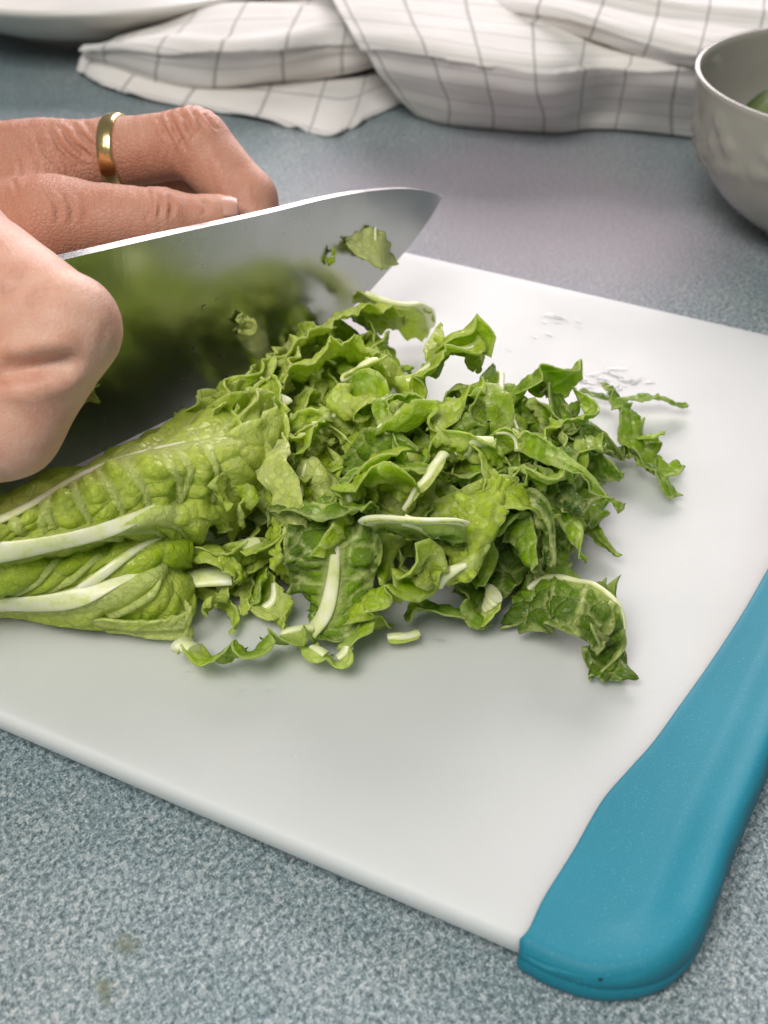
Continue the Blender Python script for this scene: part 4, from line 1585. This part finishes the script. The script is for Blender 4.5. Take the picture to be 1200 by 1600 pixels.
shred([(930, 690, 3), (955, 705, 3), (985, 700, 4), (1012, 715, 5), (1028, 745, 4), (1050, 778, 1)], [5, 9, 8, 7, 6, 7], [35, 35, 25, 30, 30, 15], .72, 117, 'dark strand bending down to a small flat tip at the right', 'the dark strand with a flat tip', quilt=.0012, cell=.004, edge_ruffle=.0010, ruffle_len=.011)
shred([(902, 616, 2), (930, 614, 3), (962, 618, 3)], [2.5, 3.5, 3], 10, .85, 118, 'tiny dark strand bridging the heap and the strip apart', 'the tiny dark strand', quilt=.0008, edge_ruffle=.001)
shred([(1000, 690, 8), (1020, 678, 11), (1040, 680, 11)], [4, 4, 3], [40, 30, 20], .45, 119, 'little light curl on top of the strip lying apart', 'the little light curl', quilt=.0008, edge_ruffle=.001)
shred([(782, 742, 32), (758, 790, 30), (735, 835, 26), (708, 875, 21), (688, 912, 15)], [7, 9, 10, 11, 7], [15, 10, 5, 0, 10], .33, 120, 'bright yellow green strip running down the front of the heap', 'the bright yellow green strip', rib=[([(.65, .15), (.85, .4), (1, .5)], .001, .002, .0008)], tubes=[([(.72, .2), (.86, .38), (1., .5)], .0005, .0019, .8)],
      quilt=.0013, cell=.0042, edge_ruffle=.0014, ruffle_len=.009, cup=-.2)
shred([(598, 838, 22), (640, 840, 24), (685, 836, 25), (724, 832, 25)], [22, 26, 24, 15], [48, 50, 48, 45], .84, 121, 'dark leaf piece hanging from a thick white rib in mid heap', 'the piece with the thick white rib', rib=[([(0, .92), (.5, .94), (1, .95)], .0042, .003, .001), sec([(.45, .92), (.62, .6), (.72, .3)]), sec([(.2, .9), (.22, .4), (.2, 0)]), sec([(.5, .9), (.46, .4), (.42, 0)])],
      tubes=[([(0, .93), (.3, .92), (.6, .95), (.95, .95)], .0022, .0014, .38), ([(.42, .90), (.55, .8), (.66, .66), (.74, .5)], .0017, .0005, .8)], quilt=.0012, cell=.0065, rough=.0016)
shred([(512, 805, 24), (520, 850, 22), (520, 905, 15), (512, 955, 9), (494, 990, 3)], [15, 20, 19, 15, 5], [-4, -6, -4, 0, 6], .90, 122, 'dark veined piece with a pale midrib at the front of the heap', 'the dark piece with a pale midrib', rib=[([(.0, .45), (.4, .48), (.75, .5), (1, .5)], .0009, .0036, .0009), sec([(.3, .48), (.22, .2), (.1, .05)], .0006, .0004), sec([(.42, .48), (.38, .8), (.3, 1)], .0006, .0004), sec([(.52, .48), (.5, .2), (.46, .0)], .0006, .0004), sec([(.6, .5), (.58, .8), (.5, 1)], .0006, .0004)],
      tubes=[([(.08, .46), (.35, .48), (.7, .5), (.85, .5), (1, .5)], .0006, .0023, .4)], quilt=.0018, crease=.0002, cell=.0048, rough=.0010, edge_ruffle=.0016, ends=.1)
shred([(455, 800, 18), (480, 790, 25), (530, 788, 28), (580, 800, 25)], [11, 15, 16, 13], [14, 12, 20, 30], .86, 123, 'dark quilted leaf piece above the one with a pale midrib', 'the dark quilted piece', rib=[([(.1, .1), (.5, .5), (.9, .9)], .0007, .0005, .0006)], quilt=.0019, cell=.0048, edge_ruffle=.002)
shred([(530, 770, 29), (555, 748, 33), (590, 742, 35), (620, 752, 33), (628, 790, 26)], [9, 12, 13, 12, 6], [35, 40, 45, 45, 55], .38, 124, 'light green folded leaf piece on top in mid heap', 'the light folded piece', rib=[([(0, .35), (.4, .3), (.8, .4)], .0012, .0008, .0006)], quilt=.0014, cell=.006, edge_ruffle=.0022, cup=-.05, rough=.0016)
shred([(560, 722, 33), (590, 715, 36), (622, 700, 36), (630, 725, 33)], [8, 10, 9, 6], [20, 25, 40, 60], .36, 125, 'small light piece tucked behind the light folded piece', 'the small light piece behind the folded one', quilt=.001, edge_ruffle=.0012)
shred([(628, 795, 26), (650, 770, 30), (672, 740, 33), (694, 708, 34)], [3, 5, 5, 2], [25, 20, 20, 20], .10, 126, 'narrow white sliver of rib slanting up in mid heap', 'the white rib sliver', tubes=[([(0, .5), (.3, .5), (.7, .5), (1, .5)], .0009, .0013, .7)], quilt=.0003, rough=.0004)
shred([(284, 1020, 2.5), (318, 1026, 4), (352, 1018, 6), (385, 1022, 6), (420, 1006, 6), (452, 994, 6), (484, 988, 4)], [7, 7, 8, 9, 8, 7, 5], [35, 40, 50, 30, 55, 45, 35], .52, 127, 'wavy strip with a pale block end lying alone at the front left', 'the wavy strip at the front left', rib=[([(-.05, .5), (.10, .5)], .004, .003, .001), ([(.80, .5), (.97, .5)], .003, .003, .0005)],
      tubes=[([(0, .5), (.05, .5), (.11, .5)], .0036, .0022, .5), ([(.78, .35), (.88, .5), (.98, .6)], .0015, .0024, .5)], quilt=.001, cell=.005, edge_ruffle=.0022, ruffle_len=.010, rib_pale=.7)
shred([(476, 1006, 3), (500, 1024, 4), (522, 1040, 2.5), (545, 1026, 4), (556, 1000, 6), (578, 978, 7), (604, 968, 5)], [5, 6, 5, 6, 6, 6, 3], [30, 35, 50, 40, 55, 45, 30], .50, 128, 'looped narrow strip at the front, pale where it bends', 'the looped narrow strip', rib=[([(.16, .5), (.24, .5)], .003, .003, .0005), ([(.44, .5), (.54, .5)], .003, .003, .0006)],
      tubes=[([(.12, .5), (.18, .5), (.25, .5)], .0014, .0020, .45), ([(.42, .5), (.48, .5), (.55, .5)], .0022, .0016, .45)], quilt=.0008, edge_ruffle=.0014, ruffle_len=.007)
shred([(528, 952, 6), (536, 985, 4), (546, 1022, 2)], [5, 5, 2], [20, 20, 10], .50, 129, 'narrow hanging sliver between the pale midrib and the looped strip', 'the narrow hanging sliver', rib=[([(0, .5), (1, .5)], .0008, .0012, .0006)], tubes=[([(0, .5), (.5, .5), (1, .5)], .0005, .0009, .8)], quilt=.0006)
shred([(548, 962, 9), (580, 930, 14), (612, 908, 18), (645, 900, 19), (676, 880, 19)], [7, 9, 10, 10, 8], [25, 20, 30, 10, 25], .36, 130, 'wavy yellow green strip along the front foot of the heap', 'the wavy yellow green strip', quilt=.001, cell=.0045, edge_ruffle=.0026, ruffle_len=.0105, cup=-.15)
shred([(640, 915, 17), (652, 898, 22), (668, 880, 24), (670, 912, 18)], [7, 9, 9, 5], [20, 30, 45, 60], .33, 131, 'small yellow green frill beside the white rib end in front', 'the small yellow green frill', quilt=.0008, edge_ruffle=.0018)
shred([(606, 1003, 1.5), (630, 999, 2), (654, 994, 1.5)], [3.5, 3.5, 3], 15, .2, 132, 'short pale sliver lying loose at the front of the heap', 'the short loose sliver', tubes=[([(0, .5), (.5, .5), (1, .5)], .0012, .0012, .7)], quilt=.0003)
shred([(640, 975, 3), (665, 958, 5), (700, 950, 6), (728, 956, 4)], [6, 7, 8, 6], [25, 35, 30, 40], .62, 133, 'curled green strip at the foot of the heap beside the loose sliver', 'the curled strip at the foot', quilt=.0009, edge_ruffle=.0016)
shred([(728, 905, 9), (738, 935, 6), (745, 960, 4), (760, 978, 2)], [7, 8, 8, 5], [40, 30, 25, 20], .72, 134, 'dark frilled piece left of the pale stub', 'the dark frilled piece', quilt=.0012, cell=.004, edge_ruffle=.0018)
shred([(448, 820, 22), (458, 850, 18), (468, 880, 12)], [3, 5, 8], [10, 10, 5], .15, 135, 'pale wedge of rib standing at the left front of the heap', 'the pale rib wedge', rib=[([(0, .5), (1, .5)], .0008, .003, .0006)], tubes=[([(0, .5), (.5, .5), (1, .5)], .0006, .0030, .6)], quilt=.0004)
shred([(385, 862, 12), (410, 850, 15), (432, 835, 18), (440, 810, 18)], [8, 11, 11, 8], [30, 25, 30, 35], .36, 136, 'light piece with a white cut foot at the left of the heap', 'the light piece with a white foot', rib=[([(-.1, .5), (.25, .5)], .004, .003, .0006)], tubes=[([(0, .3), (.12, .5), (.24, .7)], .0022, .0022, .6)], quilt=.0008)
shred([(395, 820, 14), (415, 790, 17), (428, 760, 18)], [6, 9, 6], [20, 15, 10], .18, 137, 'translucent pale triangle of rib left of the dark quilted piece', 'the pale rib triangle', quilt=.0004, rib=[([(0, .5), (1, .5)], .003, .002, .0004)])
shred([(395, 940, 3), (405, 920, 6), (420, 905, 9)], [5, 6, 6], [20, 20, 20], .5, 138, 'small green tag hanging in the shade at the left foot', 'the small tag in the shade', quilt=.0008, edge_ruffle=.001)
# the upper part of the heap
shred([(615, 640, 30), (640, 590, 35), (690, 560, 37), (735, 548, 34)], [11, 14, 16, 13], [35, 40, 45, 50], .40, 140, 'large light leaf piece standing upright at the back of the heap', 'the large upright light piece', rib=[([(.3, .1), (.6, .5), (.9, .95)], .001, .0006, .0008), sec([(.5, .35), (.5, .7), (.48, 1)], .0007)], tubes=[([(.3, .2), (.5, .5), (.8, .85)], .0008, .0005, .8)], quilt=.0015, cell=.0055, edge_ruffle=.0022, rough=.0018)
shred([(690, 545, 36), (700, 525, 39), (745, 530, 36), (750, 575, 30)], [8, 12, 14, 8], [50, 55, 45, 40], .30, 141, 'pale yellow frill at the top back of the heap', 'the pale yellow frill', quilt=.001, cell=.004, edge_ruffle=.0022, ruffle_len=.008)
shred([(690, 505, 32), (682, 535, 34), (672, 565, 34)], [1.5, 4, 6], [30, 30, 30], .25, 142, 'thin pale wisp sticking up at the back of the heap', 'the thin pale wisp', quilt=.0004, rough=.0005)
shred([(540, 590, 28), (575, 570, 32), (600, 558, 32)], [6, 8, 5], [20, 15, 25], .12, 143, 'white stub of rib lying at the back left of the heap', 'the white rib stub at the back', tubes=[([(0, .5), (.4, .5), (.75, .5)], .0028, .0020, .45)], quilt=.0004)
shred([(540, 660, 30), (545, 635, 34), (565, 622, 35), (590, 600, 33)], [9, 11, 9, 5], [25, 30, 20, 30], .22, 144, 'yellowish curled heart leaf scrap at the back left', 'the yellowish scrap', quilt=.0008, edge_ruffle=.0014)
shred([(780, 590, 26), (785, 630, 29), (800, 675, 29), (825, 715, 26)], [10, 12, 12, 8], [30, 35, 38, 40], .76, 145, 'green piece with a pale vein down its length at the back right', 'the green piece with a long pale vein', rib=[([(0, .5), (.35, .5), (.6, .45), (1, .3)], .0010, .0007, .0008), sec([(.4, .5), (.6, .8), (.75, 1)], .0006)], tubes=[([(0, .5), (.25, .5), (.5, .48), (.8, .4)], .0009, .0005, .8)], quilt=.0015, cell=.0052, edge_ruffle=.0016)
shred([(800, 625, 27), (825, 590, 31), (860, 585, 31), (895, 600, 26)], [10, 14, 14, 9], [50, 55, 60, 55], .56, 146, 'smooth green leaf piece standing at the back right corner of the heap', 'the smooth piece at the back right', quilt=.0009, cell=.007, edge_ruffle=.0014)
shred([(850, 620, 24), (880, 640, 26), (900, 675, 22), (915, 712, 14)], [9, 12, 12, 7], [40, 30, 30, 35], .82, 147, 'dark crinkled piece on the right slope of the heap', 'the dark crinkled piece on the right slope', rib=[([(.1, .2), (.6, .55), (1, .6)], .0007, .0006, .0006)], quilt=.0016, cell=.0042, edge_ruffle=.0022)
shred([(870, 720, 20), (890, 700, 22), (905, 690, 20), (928, 705, 12)], [12, 15, 12, 7], [30, 20, 10, 15], .64, 148, 'veined green flap low on the right slope', 'the veined flap on the right slope', rib=[([(.2, .8), (.6, .5), (1, .4)], .0008, .0006, .0006)], quilt=.0014, edge_ruffle=.0018)
shred([(600, 680, 34), (635, 665, 37), (668, 650, 37), (672, 690, 33)], [8, 10, 9, 5], [20, 25, 30, 40], .44, 149, 'boat shaped green scrap in the middle of the heap', 'the boat shaped scrap', quilt=.001, edge_ruffle=.0014, cup=.25)
shred([(680, 670, 35), (695, 640, 38), (725, 620, 38), (748, 600, 35)], [6, 7, 7, 5], [10, 15, 25, 35], .36, 150, 'curling light ribbon in the upper middle of the heap', 'the curling light ribbon', quilt=.0008, edge_ruffle=.0018, rib=[([(0, .5), (.15, .5)], .003, .001, .0008)])
shred([(730, 640, 34), (748, 620, 37), (768, 640, 36), (758, 680, 32)], [9, 12, 11, 6], [30, 35, 40, 45], .56, 151, 'cupped green piece with a pale rim right of the curling ribbon', 'the cupped green piece', quilt=.001, cup=.22, edge_ruffle=.0012)
shred([(785, 770, 26), (800, 740, 29), (815, 760, 27), (790, 800, 22)], [9, 11, 9, 6], [35, 45, 50, 30], .62, 152, 'folded green scrap right of the bright yellow green strip', 'the folded scrap right of the yellow strip', quilt=.0012, cell=.004, edge_ruffle=.0018)
shred([(770, 830, 20), (790, 815, 22), (815, 820, 18), (800, 850, 14)], [8, 10, 9, 6], [20, 30, 25, 30], .60, 153, 'green loop low on the right of the bright yellow green strip', 'the low green loop', quilt=.001, edge_ruffle=.0016)
# ---- the rest of the heap
rg = np.random.default_rng(2024)
heap_poly = np.array([(445, 600), (520, 560), (600, 545), (700, 548), (780, 590), (880, 600), (905, 660), (905, 720), (880, 780), (840, 830), (790, 890), (740, 935), (660, 950),
                      (560, 945), (480, 930), (400, 920), (370, 870), (395, 800), (420, 700)])


def inside(x, y, poly):
    c = False
    j = len(poly) - 1
    for i in range(len(poly)):
        if (poly[i, 1] > y) != (poly[j, 1] > y) and x < (poly[j, 0] - poly[i, 0]) * (y - poly[i, 1]) / (poly[j, 1] - poly[i, 1]) + poly[i, 0]:
            c = not c
        j = i
    return c


hc = at(650, 770, .016)[:2]


def dome(p):
    q = p[:2] - hc
    r = math.hypot(q[0] / .062, q[1] / .050)
    return .037 * math.sqrt(max(0., 1 - min(r, 1) ** 2)) if r < 1 else 0.


fill = []
tries = 0
while len(fill) < 204 and tries < 12000:
    tries += 1
    x, y = rg.uniform(365, 915), rg.uniform(545, 955)
    if not inside(x, y, heap_poly):
        continue
    f = min(1, .15 + .95 * (len(fill) / 204) ** .8)       # from the bottom of the heap up
    # find the height on the dome along this line of sight
    z = .0
    for _ in range(6):
        z = dome(at(x, y, BT + z))
    if z < .003:
        continue
    z = BT + z * f * rg.uniform(.82, 1.12) - .002
    c = at(x, y, max(z, BT + .002))
    fill.append((x, y, c))

# the looser pieces between the blade and the heap
back_poly = np.array([(400, 625), (440, 566), (500, 520), (560, 495), (600, 505), (612, 570), (560, 625), (480, 650)])
tries = 0
nb = 0
while nb < 26 and tries < 900:
    tries += 1
    x, y = rg.uniform(400, 612), rg.uniform(495, 650)
    if inside(x, y, back_poly):
        fill.append((x, y, at(x, y, BT + rg.uniform(.009, .024))))
        nb += 1

# shaded pieces in the corner between the uncut half and the heap
for x, y, z in ((305, 868, 10), (330, 885, 8), (352, 905, 5), (368, 880, 9), (395, 900, 6), (318, 920, 3), (410, 868, 11), (380, 925, 3), (345, 850, 13)):
    fill.append((x, y, at(x, y, BT + z * .001)))

cols = []
for i, (x, y, c) in enumerate(fill):
    L_ = rg.uniform(.015, .036)
    a = rg.uniform(0, PI)
    slope = rg.uniform(-.5, .5)
    dirv = np.array([math.cos(a), math.sin(a), 0])
    sidev = np.array([-math.sin(a), math.cos(a), 0])
    k = 5
    bend = rg.normal() * .006
    pts = []
    for s in np.linspace(-1, 1, k):
        p = c + dirv * s * L_ / 2 + sidev * (bend * (s * s - .4) + rg.normal() * .0016) + np.array([0, 0, slope * s * L_ * .35 - .007 * s * s + rg.normal() * .0018])
        pts.append(p)
    pts = np.array(pts)
    # keep inside the dome
    for p in pts:
        p[2] = min(p[2], (BT + max(.004, dome(p) * 1.06) + .002) if i < len(fill) - 35 else BT + .027)
        p[2] = max(p[2], BT + .002)
    chip = rg.random() < .17
    wv = rg.uniform(.0022, .0042) if chip else rg.uniform(.0032, .0082)
    if chip:
        pts = c + (pts - c) * .5
    roll0 = rg.choice([rg.uniform(-25, 50), rg.uniform(35, 95), rg.uniform(50, 100)])
    tw = rg.normal() * 45
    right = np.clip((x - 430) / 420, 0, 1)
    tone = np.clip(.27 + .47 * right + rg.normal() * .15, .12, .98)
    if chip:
        tone = rg.uniform(.03, .22)
    has_rib = rg.random() < .34 and not chip
    ribs, tubes = [], []
    if has_rib:
        u0 = rg.uniform(.2, .8)
        big = rg.random() < .4
        w_ = rg.uniform(.0014, .0026) if big else rg.uniform(.0006, .001)
        ribs = [([(u0, 0), (u0 + rg.normal() * .05, .5), (u0 + rg.normal() * .1, 1)], w_, w_ * .7, .0008)]
        tubes = [([(u0, .02), (u0 + rg.normal() * .03, .5), (u0 + rg.normal() * .08, .98)], w_ * .8, w_ * .5, .7)]
    for q in range(rg.integers(1, 4)):
        u0 = rg.uniform(.05, .95)
        ribs.append(([(u0, 0), (u0 + rg.normal() * .12, .5), (u0 + rg.normal() * .2, 1)], .0008, .0005, .0006))
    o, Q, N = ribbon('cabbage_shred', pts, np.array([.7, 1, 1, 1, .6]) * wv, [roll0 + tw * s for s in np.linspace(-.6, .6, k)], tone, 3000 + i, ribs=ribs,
                     crease=.0001 if chip else .0007, quilt=.0003 if chip else rg.uniform(.0008, .0016), cell=rg.uniform(.0030, .0046), edge_ruffle=0. if chip else rg.choice([0, .0006, .0012, .0018]), ruffle_len=rg.uniform(.008, .013),
                     cup=rg.uniform(-.2, .2), spacing=.00072, rough=.0005 if chip else .0014, ends=rg.uniform(.1, .6), ruffle_side=int(rg.integers(1, 4)))
    for j, tb in enumerate(tubes):
        rib_tube(Q, N, *tb, parent=o, seed=i + j, n=16)
    cols.append((o, x, y, tone, L_, wv, has_rib, abs(tw)))

# labels for these: how each looks, and the piece it lies by
used = {}
heroes_px = [(s, p) for _o, s, p in heroes]
for o, x, y, tone, L_, wv, has_rib, tw in cols:
    colr = 'pale' if tone < .34 else 'light green' if tone < .47 else 'mid green' if tone < .62 else 'dark green'
    size = 'short' if L_ < .020 else 'long' if L_ > .030 else 'middling'
    form = ('narrow' if wv < .0065 else 'broad' if wv > .0095 else '') 
    tws = 'twisted' if tw > 45 else 'curled'
    near = sorted(heroes_px, key=lambda h: (h[1][0] - x) ** 2 + (h[1][1] - y) ** 2)
    done = None
    for s, p in near[:12]:
        dx, dy = x - p[0], y - p[1]
        rel = ('right of' if dx > 0 else 'left of') if abs(dx) > abs(dy) else ('in front of' if dy > 0 else 'behind')
        for lab in (f"{colr} {tws} shred {rel} {s}", f"{size} {colr} {tws} shred {rel} {s}", f"{size} {form} {colr} {tws} shred {rel} {s}".replace('  ', ' ')):
            if lab not in used and 4 <= len(lab.split()) <= 16:
                done = lab
                break
        if done:
            break
    used[done] = 1
    tag(o, done, 'cabbage shred', SHREDS)

# ---- scraps clinging to the blade


def scrap(pxs, widths, rolls_dir, tone, seed, label, kw=None):
    kw = kw or {}
    pts = np.array([onblade(x, y) + kn * (.0009 + z * .0006) for x, y, z in pxs])
    n, m = 26, 16
    S = spline(np.concatenate([pts, np.asarray(widths, float)[:, None] * .001], 1), n)
    T = norm(np.gradient(S[:, :3], axis=0))
    W = norm(np.cross(T, kn))
    c = np.linspace(-.5, .5, m)
    P = S[:, None, :3] + W[:, None] * (S[:, 3:4] * c[None])[..., None] + kn * (.0010 * np.sin(np.linspace(0, 7, n))[:, None] * c[None] * 2)[..., None]
    flip = 1 if (W @ ku).mean() > 0 else -1
    P = P + kn * ((.5 - flip * c)[None] * S[:, 3:4] * .62)[..., None]
    o, Q, N = leaf_mesh('cabbage_scrap', P, tone, seed=seed, floor=False, thick=.0005, quilt=.0005, crease=.0003, cell=.0025, rough=.0005, edge_ruffle=.0006, ruffle_len=.005, **kw)
    tag(o, label, 'cabbage scrap', 'cabbage scraps stuck to the blade')
    return o


s1 = scrap([(538, 376, .3), (552, 380, 1.), (572, 382, 1.6), (590, 392, 1.2), (608, 402, .5)], [2.5, 7.0, 10.5, 6.5, 2.6], 0, .02, 501, 'largest light scrap stuck near the tip of the blade')
V, F = tube([onblade(578, 352) + kn * .002, onblade(574, 368) + kn * .0028, onblade(566, 390) + kn * .0030, onblade(556, 402) + kn * .0022], [.0003, .0006, .0008, .0004], 8)
link('rib', solid('rib', V, F), M['rib'], s1)
scrap([(364, 490, .2), (372, 498, .8), (378, 508, .8), (368, 520, .3)], [2.2, 3.6, 3.0, 1.4], 0, .10, 502, 'small curled light scrap stuck at the middle of the blade')
scrap([(512, 390, .1), (510, 400, .3), (507, 411, .1)], [.7, 1.3, .7], 0, .45, 503, 'tiny dark green sliver stuck left of the largest scrap')
scrap([(146, 600, .1), (140, 612, .5), (130, 628, .1)], [1.2, 2.2, 1.0], 0, .15, 504, 'green scrap on the blade just below the fist')
# beads of water on the blade
Vs, Fs, off = [], [], 0
for x, y, r_ in ((315, 479, .0007), (304, 545, .0008), (290, 636, .0007), (276, 547, .0004), (360, 592, .0010), (335, 466, .0004), (420, 470, .0003), (245, 560, .0003)):
    v, f = blob_cap(0, 0, r_, r_ * 1.2, .3, r_ * .6, 0)
    v = onblade(x, y) + kn * .0016 * .6 + v[:, :1] * ke + v[:, 1:2] * ku + v[:, 2:3] * kn
    Vs.append(v)
    Fs += [tuple(i + off for i in ff) for ff in f]
    off += len(v)
wt = link('water', mesh_from('water', np.vstack(Vs), Fs), M['water'])
tag(wt, 'small beads of water on the steel blade', 'water', kind='stuff')
